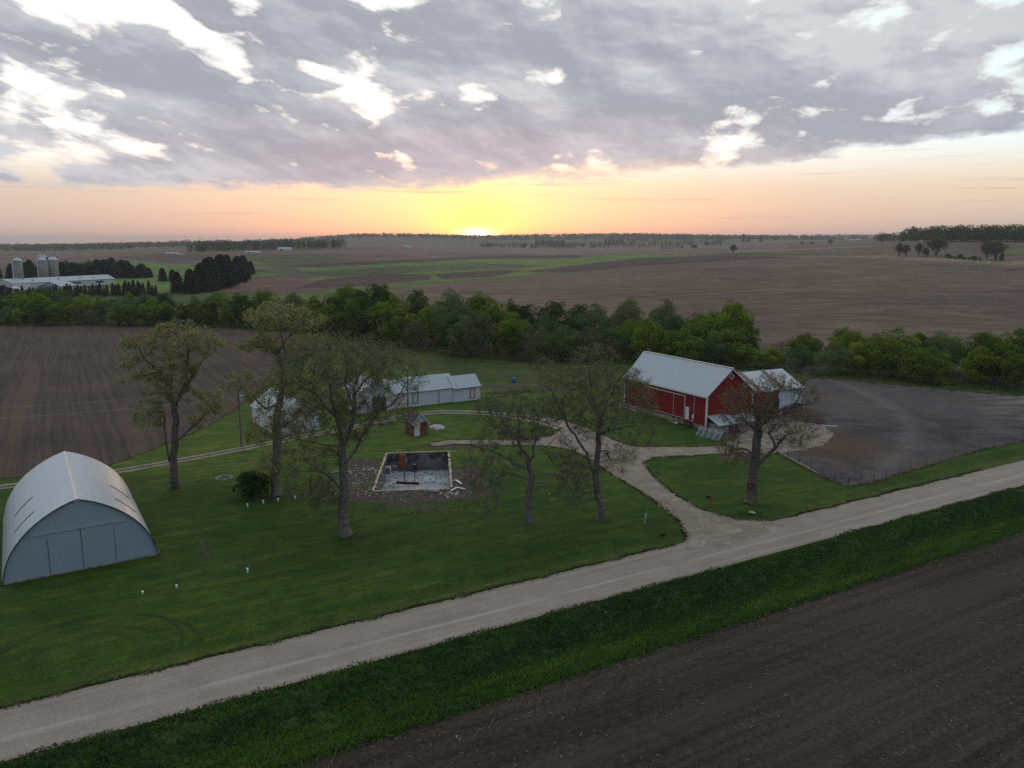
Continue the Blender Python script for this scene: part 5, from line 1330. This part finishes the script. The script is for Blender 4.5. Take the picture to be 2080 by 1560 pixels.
for rn,back,_,sp_,f0,f1 in rows:
    px=-70.0
    while px<2170:
        x,y=gp(px,interp(base_l,px)); L=math.hypot(x,y); x2,y2=x*(L+back+3)/L,y*(L+back+3)/L
        # narrower belt at right end and where the field shows through
        ok=True
        if rn=='rear' and (px>1545): ok=False
        if rn=='third' and (1548<px<1600): ok=False
        x2+=rng.randn()*1.3; y2+=rng.randn()*1.8
        tpy=interp(tops,px); ztop=at(px,tpy,y2).z; need=ztop*rng.uniform(f0*.92,f1)*(1.0 if rng.rand()<.8 else .82)
        if px>1560: need=ztop*rng.uniform(.62,.80) if rn=='front' else ztop*rng.uniform(.86,1.1)
        if rn=='front' and (900<px<1200): need=ztop*rng.uniform(.55,.75)
        u=rng.rand()
        if ok:
            kind='round' if u<.47 else 'dark' if u<.68 else 'willow' if u<.86 else 'pale'
            if 330<px<440 and rn in('front','second'): kind='dark'
            allT.append([rn,px,x2,y2,max(3.5,need),kind])
        px+=sp_*F_PX/y2*rng.uniform(.75,1.2)
# chosen trees that stand out
allT.append(['second',1281,*gp(1281,716),at(1281,598,gp(1281,716)[1]).z,'pale'])
for q in ((945,728,640),(1100,738,668),(1150,735,665)): 
    xx,yy=gp(q[0],q[1]-4); allT.append(['front',q[0],xx,yy,at(q[0],q[2],yy).z,'willow'])
for q in ((1490,742,615),(1460,745,640),(1515,745,650),(80,655,586),(110,655,590),(1815,775,665),(2020,790,672)):
    xx,yy=gp(q[0],q[1]-10); allT.append(['second',q[0],xx,yy,at(q[0],q[2],yy).z,'round'])
look={'round':'bright rounded broadleaf tree','dark':'dark dense broadleaf tree','willow':'soft grey-green willow','pale':'pale half-leafed tree'}
KN={'round':'broadleaf_tree','dark':'broadleaf_tree','willow':'willow_tree','pale':'budding_tree'}
HH={'round':[11,12,10,12],'dark':[11,12],'willow':[9.5,10],'pale':[12,11]}; PP={'round':P_ROUND,'dark':P_DARK,'willow':P_WIL,'pale':P_PALE}
cnts={}
allT.sort(key=lambda t:t[1])
for rn,px,x,y,h,kind in allT:
    sg=[s_ for s_ in SEG if s_[0]<=px<s_[1]]
    seg=sg[0][2] if sg else 'at the edge'
    key=(rn,seg); cnts[key]=cnts.get(key,0)+1
    lab=f"{look[kind]}, {ORD[min(cnts[key]-1,14)]} in {rn} row {seg}"
    i=rng.randint(len(PP[kind])); hs=h/(HH[kind][i]*.97); ws=hs**.55*rng.uniform(.74,1.25)
    place(PP[kind][i],x,y,-.15,hs,ws,rng.rand()*6.28,KN[kind],lab,'trees along the creek')
# undergrowth at the foot of the belt
def scatter_leaves(name,cent,rad,per,ls,matn,label,seed,zs=.8):
    r=np.random.RandomState(seed); n=len(cent); P=[];Vv=[]
    for c,q in zip(cent,rad):
        u=r.randn(per,3); u/=np.linalg.norm(u,axis=1)[:,None]; u[:,2]=np.abs(u[:,2]); P.append(np.array(c)+u*q*np.array((1,1,zs))*(.8+.3*r.rand(per,1))); Vv.append(np.full(per,r.rand()*.7)+r.rand(per)*.3)
    V,Fq=leaf_quads(np.concatenate(P),ls,r); o=mesh_np(name,V,Fq,M[matn],None,False,{'v':('FLOAT',np.repeat(np.concatenate(Vv),4))}); tag(o,label,None,None,'stuff'); return o
r_=np.random.RandomState(60); cc=[];rad=[]
for px in np.arange(-60,2160,7):
    x,y=gp(px,interp(base_l,px)+1); cc.append((x+r_.randn()*.8,y+1.5+r_.randn()*1.6,0)); rad.append(r_.uniform(.5,1.9))
scatter_leaves('undergrowth',cc,rad,70,.24,'leaf_dark','low dark brush along the foot of the creek trees',61)
cc=[];rad=[]
for k in range(150):
    px=r_.uniform(890,2150); x,y=gp(px,interp(base_l,px)+r_.uniform(3,10)); cc.append((x,y,0)); rad.append(r_.uniform(.25,.6))
scatter_leaves('tall_weeds',cc,rad,45,.16,'leaf_willow','tall weeds along the fence by the creek trees',62,.7)
# brush pile of bleached branches
bp=thing('brush_pile',(*gp(1640,757),0),0,'pile of bleached dead branches at the creek edge behind the annex','brush pile'); r_=np.random.RandomState(5); m=MB()
for k in range(170):
    c=np.array((r_.randn()*4.2,r_.randn()*1.2,abs(r_.randn())*.35)); d=r_.randn(3)*np.array((1.2,.9,.55)); d[2]=abs(d[2]); m.tube([c-d*.5,c+d*.3+r_.randn(3)*.1,c+d],[.05,.035,.012],3,False)
m.build('branches',M['deadwood'],bp)
# dark shrub beside the tallest oak
V,Fq,v,st=leafy_parts(200,3.1,3.9,46,11000,.15,low=.02,round_=1.15); sr=thing('juniper_shrub',(*gp(516,1012),0),0,'round dark evergreen shrub at the foot of the tallest oak','shrub')
mesh_np('foliage',V,Fq,M['leaf_dark'],sr,False,{'v':('FLOAT',v*.35)}); st.build('stems',M['bark_dark'],sr)
# vine-covered fence and weeds by small shed
cc=[];rad=[];r_=np.random.RandomState(64)
for k in range(46):
    px=r_.uniform(985,1130); x,y=gp(px,801-(px-985)*.05+r_.randn()*1.5); cc.append((x,y,0)); rad.append(r_.uniform(.3,.8))
scatter_leaves('weeds_on_fence',cc,rad,40,.15,'leaf_pale','greyish weeds overgrowing the old fence right of the small white shed',65,.9)

# ---- conifers
def conifer_proto(name,seed,h,w,n,ls,top=.9,col_='needle'):
    r=np.random.RandomState(seed); t=r.rand(n)**.8; z=h*(.03+.97*(1-t)) ; 
    rad=w*.5*(1-(z/h))**top*(.75+.35*r.rand(n)); tier=.85+.15*np.sin(z*2*math.pi/(h*.09)+r.rand()*6); a=r.rand(n)*2*math.pi; lob=1+.10*np.sin(a*5+z)+.07*np.sin(a*9+z*2)
    rr_=rad*tier*lob*(.55+.45*r.rand(n)**.4); P=np.c_[np.cos(a)*rr_,np.sin(a)*rr_,z-rr_*.15]
    V,Fq=leaf_quads(P,ls,r); root=thing(name,(0,0,0),0,'tree','tree')
    vv=.5+.3*np.sin(a*3+z*1.7)+.2*r.rand(n); mesh_np('crown',V,Fq,M[col_],root,False,{'v':('FLOAT',np.repeat(vv,4))})
    MB().tube([(0,0,0),(0,0,h*.97)],[h*.012,h*.002],6).build('trunk',M['bark_dark'],root); return [root,False]
SP=[conifer_proto('spruce_tree',301,18,10.5,9000,.66,.34),conifer_proto('spruce_tree',302,18,10,8500,.66,.40)]
CE=[conifer_proto('cedar_tree',303,8,3.6,2200,.34,.5)]
r_=np.random.RandomState(90)
# grove at left: base quad in pixels
grove=[(362,594),(385,596),(410,592),(430,588),(450,583),(468,577),(484,570),(492,562)]
k=0
rowsn=['front','middle','back']
for ri,(dy,dh) in enumerate(((0,0),(14,0),(28,1))):
    for j,(px,py) in enumerate(grove):
        if ri==2 and j>6: continue
        x,y=gp(px+r_.randn()*2-ri*1,py-ri*3.2); y+=dy*.25+r_.randn()*2; tall=np.interp(px,[350,380,420,460,495],[9,14,20,19,11])*r_.uniform(.85,1.12)
        place(SP[r_.randint(2)],x,y+dy,0,tall/18,tall/18*r_.uniform(1.15,1.5),r_.rand()*6,'spruce_tree',f"dark spruce, {ORD[j]} from the left in the {rowsn[ri]} row of the spruce grove",'spruce grove beyond the creek')
for j,(px,py,h,lab) in enumerate(((331,571,10,'rounded dark conifer standing alone left of the spruce grove'),(351,571,9,'smaller dark conifer between the lone conifer and the spruce grove'))):
    x,y=gp(px,py); place(SP[0],x,y,0,h/18,h/18*1.35,1,'spruce_tree',lab,'lone conifers')
for j,px in enumerate(np.arange(-30,290,9)):
    py=565 if px<250 else 566; x,y=gp(px+r_.randn()*2,py); h=np.interp(px,[0,60,75,125,126,200,250,290],[12,16,15,15,15,15,15,9])*r_.uniform(.8,1.1)
    if 128<px<175: h*=.8
    place(SP[r_.randint(2)],x,y+r_.randn()*6+10,0,h/18,h/18*1.55,r_.rand()*6,'spruce_tree',f"dark evergreen, {ORD[j%12]} tree in the {'left' if j<12 else 'middle' if j<24 else 'right'} third of the windbreak behind the far farm",'windbreak behind the far farm')
for j,px in enumerate(np.arange(115,288,11)):
    x,y=gp(px,563); h=np.interp(px,[115,200,250,290],[13,14.5,15,8])*r_.uniform(.85,1.1)
    place(P_DARK[j%2],x,y+r_.randn()*4+4,0,h/11,h/11*1.1,r_.rand()*6,'broadleaf_tree',f"rounded dark tree, {ORD[j%15]} in front of the windbreak behind the dairy barn",'windbreak behind the far farm')
for j,px in enumerate(np.arange(-20,318,7.5)):
    x,y=gp(px,601+r_.randn()*1.0); h=np.interp(px,[0,90,140,230,250,300,318],[5,4.5,6.5,6.5,7.5,8.5,6])*r_.uniform(.8,1.15)
    part='left half' if j<15 else 'middle' if j<30 else 'right end'
    place(CE[0],x,y+r_.randn()*.8,0,h/8,max(.8,h/8*1.05),r_.rand()*6,'cedar_tree',f"columnar cedar, {ORD[j%15]} in the {part} of the cedar hedge before the far farm",'cedar hedge before the far farm')

# ================================================================== FAR FARM
def silo(px,pyb,pytop,wpx,label,h_extra=0,lad=True):
    x,y=gp(px,pyb); h=at(px,pytop,y).z; r=wpx/2*y/F_PX; o=thing('silo',(x,y,0),0,label,'silo','concrete silos of the far farm'); rb_=h-r*.85
    MB().tube([(0,0,0),(0,0,rb_)],[r,r],24).build('shaft',M['silo'],o,True)
    MB().tube([(0,0,rb_+r*.85*math.sin(a)) for a in np.linspace(0,math.pi/2*.98,7)],[r*1.02*math.cos(a) for a in np.linspace(0,math.pi/2*.98,7)],24).build('dome',M['galv'],o,True)
    MB().tube([(-r*.75,-r*.85,0),(-r*.75,-r*.85,rb_)],.35,8).build('chute',M['white_trim'],o)
    m=MB()
    for z in np.arange(1.5,rb_,2.2): m.tube([(0,0,z),(0,0,z+.12)],[r*1.012,r*1.012],24)
    m.build('hoops',M['galv'],o); return o
silo(41.5,588,524,16.5,'concrete silo standing alone at the left of the far farm, nearest of the silos')
silo(91,578,523,17,'middle concrete silo, left of the touching pair behind the long dairy barn')
silo(112,577,522,18,'right concrete silo of the touching pair behind the long dairy barn')
for px,lab in ((85.5,'thin feed tube top, left of two rising behind the silo pair'),(94,'thin feed tube top, right of two rising behind the silo pair')):
    x,y=gp(px,574); h=at(px,517,y).z; o=thing('grain_leg',(x,y,0),0,lab,'tower','far grain towers'); MB().tube([(0,0,0),(0,0,h-2)],.7,8).build('tower',M['galv'],o); MB().tube([(0,0,h-2.2),(0,0,h)],[1.5,.7],10).build('head',M['galv'],o)
def farbarn(name,p0,p1,depth,ze,zr,label,mw='metal_wall',mr='roof_white',py_=None,flat=True,group='far farm buildings'):
    """long side from pixel p0 to p1 (ground), gable roof"""
    if flat: a=np.array(gp(*p0)); b_=np.array(gp(*p1)); z0=0
    else:
        A_=hit(*p0); B_=hit(*p1); m_=(A_[1]+B_[1])/2; a=np.array((at(p0[0],p0[1],m_).x,m_)); b_=np.array((at(p1[0],p1[1],m_).x,m_)); z0=min(float(H(*a)),float(H(*b_)))-.2
    d=b_-a; L=float(np.linalg.norm(d)); rz=math.atan2(d[1],d[0])-math.pi/2
    o=thing(name,(b_[0],b_[1],z0),rz+math.pi,label,'barn',group)   # local y runs from p1 to p0, x away
    o.rotation_euler=(0,0,math.atan2(-d[1],-d[0])-math.pi/2); 
    gabled(o,depth,L,0,ze,zr,M[mw],M[mr],.5,.5); return o
# local x must point away from viewer
lb=farbarn('dairy_barn',(30,590),(233,578),13,4.3,6.8,'long white dairy barn with metal roof at the far farm')
MB().box((-.03,lb.dimensions.y if False else 12,2.6),(.06,6,1.2)).box((-.03,30,2.6),(.06,8,1.0)).build('window_band',M['dark'],lb)
m=MB()
for yy in (14,24,40,58): m.box((3.0,yy,6.1),(1.0,1.0,.9))
m.build('roof_vents',M['white_trim'],lb)
x,y=gp(80,590); o=thing('cross_barn',(x,y,0),-.15,'blue-grey gabled wing in front of the long dairy barn','barn','far farm buildings'); gabled(o,15,14,0,2.6,5.4,M['quonset_front'],M['roof_white'],.3,.3); MB().box((7.5,-.05,1.2),(3,.08,2.2)).build('door',M['metal_wall'],o)
x,y=gp(-14,592); o=thing('machine_shed',(x,y,0),-.05,'white machine shed with dark open front at the left picture edge','shed','far farm buildings'); gabled(o,13,16,0,4.8,7.2,M['white_boards'],M['roof_white'],.3,.3); MB().box((5,-.05,2),(6.5,.08,3.6)).build('opening',M['dark'],o)
x,y=gp(12,596); o=thing('small_outbuilding',(x,y,0),0,'small blue-grey outbuilding beside the left silo','shed','far farm buildings'); gabled(o,6.5,5,0,2.2,3.6,M['quonset_front'],M['metal_wall'],.3,.3); MB().box((3.2,-.05,1.0),(1.4,.06,1.8)).build('door',M['dark'],o)
# ---- farmsteads on the horizon
def small_barn(px,py,wpx,hpx,label,mw='white_boards',mr='roof_white',depth=10):
    X_,Y_,Z_=hit(px,py); sc_=Y_/F_PX; w=wpx*sc_; h=hpx*sc_; o=thing('distant_barn',(X_-w/2,Y_,Z_-.3),0,label,'barn','buildings on the horizon')
    # ridge parallel to view plane: local y along -x
    o.rotation_euler=(0,0,-math.pi/2); ze,zr=h*.62,h
    gabled(o,depth,w,0,ze,zr,M[mw],M[mr],.3,.3,rname='roof'); o.location=(X_-w/2,Y_+depth,Z_-.3); MB().box((depth+.04,w*.3,ze*.4),(.06,w*.18,ze*.75)).build('door',M['dark'],o); return o
small_barn(577,509,27,6.5,'white two storey barn among the trees on the left horizon')
small_barn(512,514,28,4,'long low white shed at the edge of the left horizon wood')
small_barn(347,516,24,3.4,'white roofed shed in the open field left of the horizon wood')
small_barn(364,518,10,3,'tiny white shed just right of the shed in the open field')
small_barn(827,503,12,3.2,'tiny pale farmhouse left of the setting sun')
small_barn(1716,487,10,4,'grey barn with silo look on the right horizon before the wood')
small_barn(1738,488,22,2.6,'low pale barn between the horizon silo and the right wood')
X_,Y_,Z_=hit(1718,487); o=thing('distant_silo',(X_,Y_+5,Z_-.5),0,'dark narrow silo on the right horizon','silo'); MB().tube([(0,0,0),(0,0,10)],3,14).build('shaft',M['galv'],o,True); MB().tube([(0,0,10),(0,0,11.5)],[3.1,.8],14).build('dome',M['dark_trim'],o,True)

# ---- single trees out in the fields
def far_tree(pr,protoh,px,py,hpx,wf,label,name,group='field trees'):
    X_,Y_,Z_=hit(px,py); h=hpx*Y_/F_PX; s=h/protoh; place(pr,X_,Y_,Z_-.2,s,s*wf,px*.7,name,label,group)
P_OAK=[leafy('spreading_tree',110,12,13,60,6500,.42,'leaf_pale','bark_dark',open_=1,round_=.95,low=.25)]
for t_ in ((P_OAK[0],12,1490,514,18,.75,'small lone tree in the dark strip on the right hillside','field_tree'),
  (P_OAK[0],12,1826,521,28,.6,'slim pale tree, leftmost of the oak row on the right hillside','field_tree'),(P_OAK[0],12,1840,521,25,.6,'second slim pale tree of the oak row on the right hillside','field_tree'),
  (P_OAK[0],12,1865,521,29,.55,'narrow dark tree, third in the oak row on the right hillside','field_tree'),(P_DARK[0],11,1880,521,20,.9,'low dense dark tree beside the broad oak on the right hillside','field_tree'),
  (P_OAK[0],12,1902,520,40,.95,'broad dark oak in the middle of the oak row on the right hillside','field_tree'),
  (P_OAK[0],12,2004,527,38,.7,'left tree of the green pair at the right end of the oak row','field_tree'),(P_OAK[0],12,2022,529,40,.85,'right tree of the green pair at the right end of the oak row','field_tree'),
  (P_DARK[1],12,2034,532,20,.8,'small dark bush tree right of the green pair on the hillside','field_tree'),
  (P_ROUND[0],11,1686,496,11,1.1,'small round green tree alone in the far right field','field_tree'),(P_DARK[0],11,1628,496,6,1.6,'low dark bush in the far right field','field_tree'),
  (P_WIL[0],9.5,1650,496,6,1.2,'small grey bush beside the low dark bush in the far right field','field_tree'),
  (P_DARK[0],11,1410,505,9,1.9,'wide dark thicket in the middle of the far brown field','field_tree'),(P_DARK[1],12,1385,505,7,.8,'small dark tree just left of the wide thicket','field_tree'),
  (SP[0],18,1510,491,16,.8,'dark conifer clump on the ridge right of centre','field_tree'),(SP[1],18,1520,491,11,1.4,'shorter conifer beside the ridge conifer clump','field_tree'),(SP[1],18,1545,491,10,1.5,'rightmost low conifer of the ridge conifer clump','field_tree')):
    far_tree(*t_[:7],t_[7]) if len(t_)==8 else None
for j,px in enumerate((1345,1352,1359,1366)): far_tree(P_DARK[j%2],11,px,506,4.5,1.2,f"{ORD[j]} of four tiny dark bushes in a row in the far brown field",'field_bush','four bushes in the far field')
for j,px in enumerate((1092,1102,1112,1122,1132,1142)): far_tree((P_DARK+P_ROUND)[j%4],11,px,501,14,1.1,f"{ORD[j]} tree from the left in the small grove right below the sun",'field_tree','grove right of the sun')
for j,px in enumerate((1230,1238,1246,1254,1262)): far_tree(SP[j%2],18,px,496,12,1.0,f"{ORD[j]} conifer from the left in the far conifer row at the centre right",'spruce_tree','far conifer row')
for j,px in enumerate((1925,1932,1940,1950,1958,1968,1978,1990)): far_tree(P_DARK[j%2],11,px,525+j*.7,11 if j%3==0 else 7,1.5,f"{ORD[j]} dark bush from the left along the bank between the hillside oaks",'field_bush','bank bushes on the hillside')
# ---- woods that read as one mass
def wood(name,spots,hm,label,seed,lsz=1.3,per=170,conif=.0):
    r=np.random.RandomState(seed); P=[];Vv=[]
    for (x,y) in spots:
        z=float(H(x,y)); h=hm*r.uniform(.7,1.15); w=h*r.uniform(.55,.85)*(1.7 if lsz>2 else 1.0); c=np.array((x,y,z+h*.55)); q=r.randn(per,3); q/=np.linalg.norm(q,axis=1)[:,None]; q*=(.75+.3*r.rand(per,1))
        if r.rand()<conif: q[:,:2]*=(1-(q[:,2:]+1)/2)*.6+.05; h*=1.15
        P.append(c+q*np.array((w/2,w/2,h*.48))); Vv.append(np.full(per,r.rand())*.75+.25*r.rand(per))
    V,Fq=leaf_quads(np.concatenate(P),lsz,r); o=mesh_np(name,V,Fq,M['farwood'],None,False,{'v':('FLOAT',np.repeat(np.concatenate(Vv),4))}); tag(o,label,None,None,'stuff')
def spots_px(pxs,pys,n,seed,depth=60):
    r=np.random.RandomState(seed); out=[]
    for k in range(n):
        px=r.uniform(pxs[0],pxs[1]); X_,Y_,Z_=hit(px,np.interp(px,pxs,pys)); e=r.rand()*depth; out.append((X_+e*X_/Y_+r.randn()*4,Y_+e))
    return out
wood('woodland',spots_px((1778,2180),(491.5,492.5),330,1,70),19.5,'wood on the right horizon behind the hillside oaks',1,1.5,170)
wood('woodland',spots_px((385,700),(513,504),190,2,80),17,'wood round the farmstead on the left horizon',2,1.6,150,.15)
r_=np.random.RandomState(44)
def band(n,a0,a1,y0,y1,seed):
    r=np.random.RandomState(seed); out=[]
    for k in range(n):
        a=r.uniform(a0,a1); y=r.uniform(y0,y1); out.append((math.tan(a)*y,y))
    return out
wood('woodland',band(1700,-.72,-.26,2300,5200,5),19,'wooded ridges fading at the far left',5,4.2,40)
wood('woodland',band(1900,-.26,.32,4000,5600,6),21,'dark wooded ridge under the setting sun',6,4.2,40,.1)
wood('woodland',band(1600,.12,.75,3400,5600,7),21,'wooded ridges on the far right horizon',7,4.2,40)
wood('woodland',band(260,-.04,.26,2500,3100,8),13,'scattered tree lines in the far middle distance',8,2.4,60,.2)

# ================================================================== GRASS, RESIDUE
def tri_grass(name,P,h,label,matn,seed,lean=.35,vv=None):
    r=np.random.RandomState(seed); n=len(P); a=r.rand(n)*2*math.pi; hh=h*(.5+r.rand(n)); w=.05+.05*r.rand(n)
    u=np.c_[np.cos(a),np.sin(a),np.zeros(n)]*w[:,None]; tip=P+np.c_[r.randn(n)*lean*hh,r.randn(n)*lean*hh,hh]
    V=np.stack([P-u,P+u,tip],1).reshape(-1,3); o=mesh_np(name,V,np.arange(3*n).reshape(n,3),M[matn],None,False,{'v':('FLOAT',np.repeat(np.clip((.5 if vv is None else vv)+(.25 if vv is None else .13)*r.randn(n),0,1),3))}); tag(o,label,None,None,'stuff'); return o
M['blade']=mat_leaf('roadside_grass_blades',(.036,.088,.026),(.062,.130,.022),(.11,.185,.026),.35,0)
M['blade2']=mat_leaf('grass_edge_blades',(.040,.050,.016),(.055,.080,.020),(.11,.11,.045),.25,0)
r=np.random.RandomState(70); n=150000; tt=r.uniform(-22,105,n)**1.0; s=6.6+8.3*r.rand(n)
# clumping
cl_=np.sin(tt*1.7+np.sin(s*2.1)*2)*np.sin(s*1.9+np.sin(tt*.9)*2); keep=r.rand(n)<(.55+.4*cl_)
tt=tt[keep]; s=s[keep]; X_=R0[0]+RN[0]*s+RD[0]*tt; Y_=R0[1]+RN[1]*s+RD[1]*tt; Z_=H(X_,Y_)
tri_grass('roadside_grass',np.c_[X_,Y_,Z_],.24,'long lush grass in the ditch between road and near field','blade',71,.45,np.clip(.30+.34*sst(9.0,13.5,s)+.26*np.sin(tt*.19+np.sin(s*.7)*1.8)*np.sin(s*.9+tt*.08)+.12*np.sin(tt*.9+s*2.1),0,1))
n=15000; tt=r.uniform(-22,110,n); tt=tt[(tt<57)|(tt>73)]; n=len(tt); s=np.where(r.rand(n)<.5,r.randn(n)*.14-.10+.16*np.sin(tt*.8)+.10*np.sin(tt*2.3),6.42+r.randn(n)*.16+.16*np.sin(tt*.7+2)+.10*np.sin(tt*1.9)); X_=R0[0]+RN[0]*s+RD[0]*tt; Y_=R0[1]+RN[1]*s+RD[1]*tt
tri_grass('verge_grass',np.c_[X_,Y_,H(X_,Y_)],.13,'ragged weeds on both gravel road edges','blade2',72,.6)
n=9000; tt=r.uniform(-20,108,n); s=14.85+r.randn(n)*.22; X_=R0[0]+RN[0]*s+RD[0]*tt; Y_=R0[1]+RN[1]*s+RD[1]*tt
tri_grass('field_margin_grass',np.c_[X_,Y_,H(X_,Y_)+.0],.26,'uneven grass tufts along the near field margin','blade',73,.5)
def edge_pts(poly,closed,per,sig,seed):
    r=np.random.RandomState(seed); out=[]; n=len(poly)
    for i in range(n if closed else n-1):
        a=np.array(poly[i]); b_=np.array(poly[(i+1)%n]); L=np.linalg.norm(b_-a)
        for k in range(int(L*per)):
            q=a+(b_-a)*r.rand()+r.randn(2)*sig; s=(q-R0)@RN
            if s<-.3: out.append((q[0],q[1],0))
    return np.array(out)
ep=np.concatenate([edge_pts([gp(*q) for q in dv],True,34,.16,1),edge_pts([gp(*q) for q in lf],True,10,.22,2)[:6000],edge_pts([gp(*q) for q in lot],True,16,.2,3)])
tri_grass('path_edge_grass',ep,.12,'short ragged grass along the driveway and field edges','blade2',74,.6)
# corn residue on the near field
n=14000; tt=r.uniform(0,110,n); s=15.2+r.rand(n)**1.25*48; keep=r.rand(n)<np.clip(.45+.55*np.sin(s*2.2+np.sin(tt*.15)*2)*np.sin(tt*.21+s*.33)+.35*np.sin(tt*.05+s*.11),.04,1); tt=tt[keep]; s=s[keep]; n=len(tt)
X_=R0[0]+RN[0]*s+RD[0]*tt; Y_=R0[1]+RN[1]*s+RD[1]*tt; a=r.rand(n)*math.pi; L=.05+.10*r.rand(n)**2; w=.010+.012*r.rand(n)
d=np.c_[np.cos(a),np.sin(a),r.randn(n)*.15]*L[:,None]; q=np.c_[-np.sin(a),np.cos(a),np.zeros(n)]*w[:,None]; c=np.c_[X_,Y_,.03+.03*r.rand(n)]; up=np.array((0,0,.015))
V=np.stack([c-d-q,c-d+q,c+d+q,c+d-q,c-d+up,c+d+up],1).reshape(-1,3); b_=np.arange(n)[:,None]*6
Fq=np.concatenate([b_+np.array((0,4,5,3)),b_+np.array((1,2,5,4)),b_+np.array((0,3,2,1))],0)
o=mesh_np('corn_residue',V,Fq,M['straw']); tag(o,'pale bits of corn stalk scattered over the near ploughed field',None,None,'stuff')
# small pale debris round the cellar
r=np.random.RandomState(80); ptsd=[]
while len(ptsd)<260:
    x=r.uniform(-26,4); y=r.uniform(82,114); wgt=math.exp(-((x+11)/8)**2-((y-93)/9)**2)
    if r.rand()<wgt and not inpoly(np.array([x]),np.array([y]),PIT)[0]: ptsd.append((x,y,0))
o=rocks(None,'scattered_debris',M['bone'],ptsd,.02,.075,81,.6); tag(o,'small pale chips scattered round the burnt cellar',None,None,'stuff')
# ================================================================== AIR
hz=MB(); hz.box((0,6000,50),(18000,13000,104)); 
hm,b=newmat('thin_evening_haze'); vp=b.n('ShaderNodeVolumePrincipled'); vp.inputs['Density'].default_value=0.9e-4; vp.inputs['Color'].default_value=(.84,.88,.88,1); vp.inputs['Anisotropy'].default_value=.2
oo=b.n('ShaderNodeOutputMaterial'); hm.node_tree.links.new(vp.outputs[0],oo.inputs['Volume'])
ho=hz.build('haze',hm); tag(ho,'thin evening haze over the fields',None,None,'stuff')
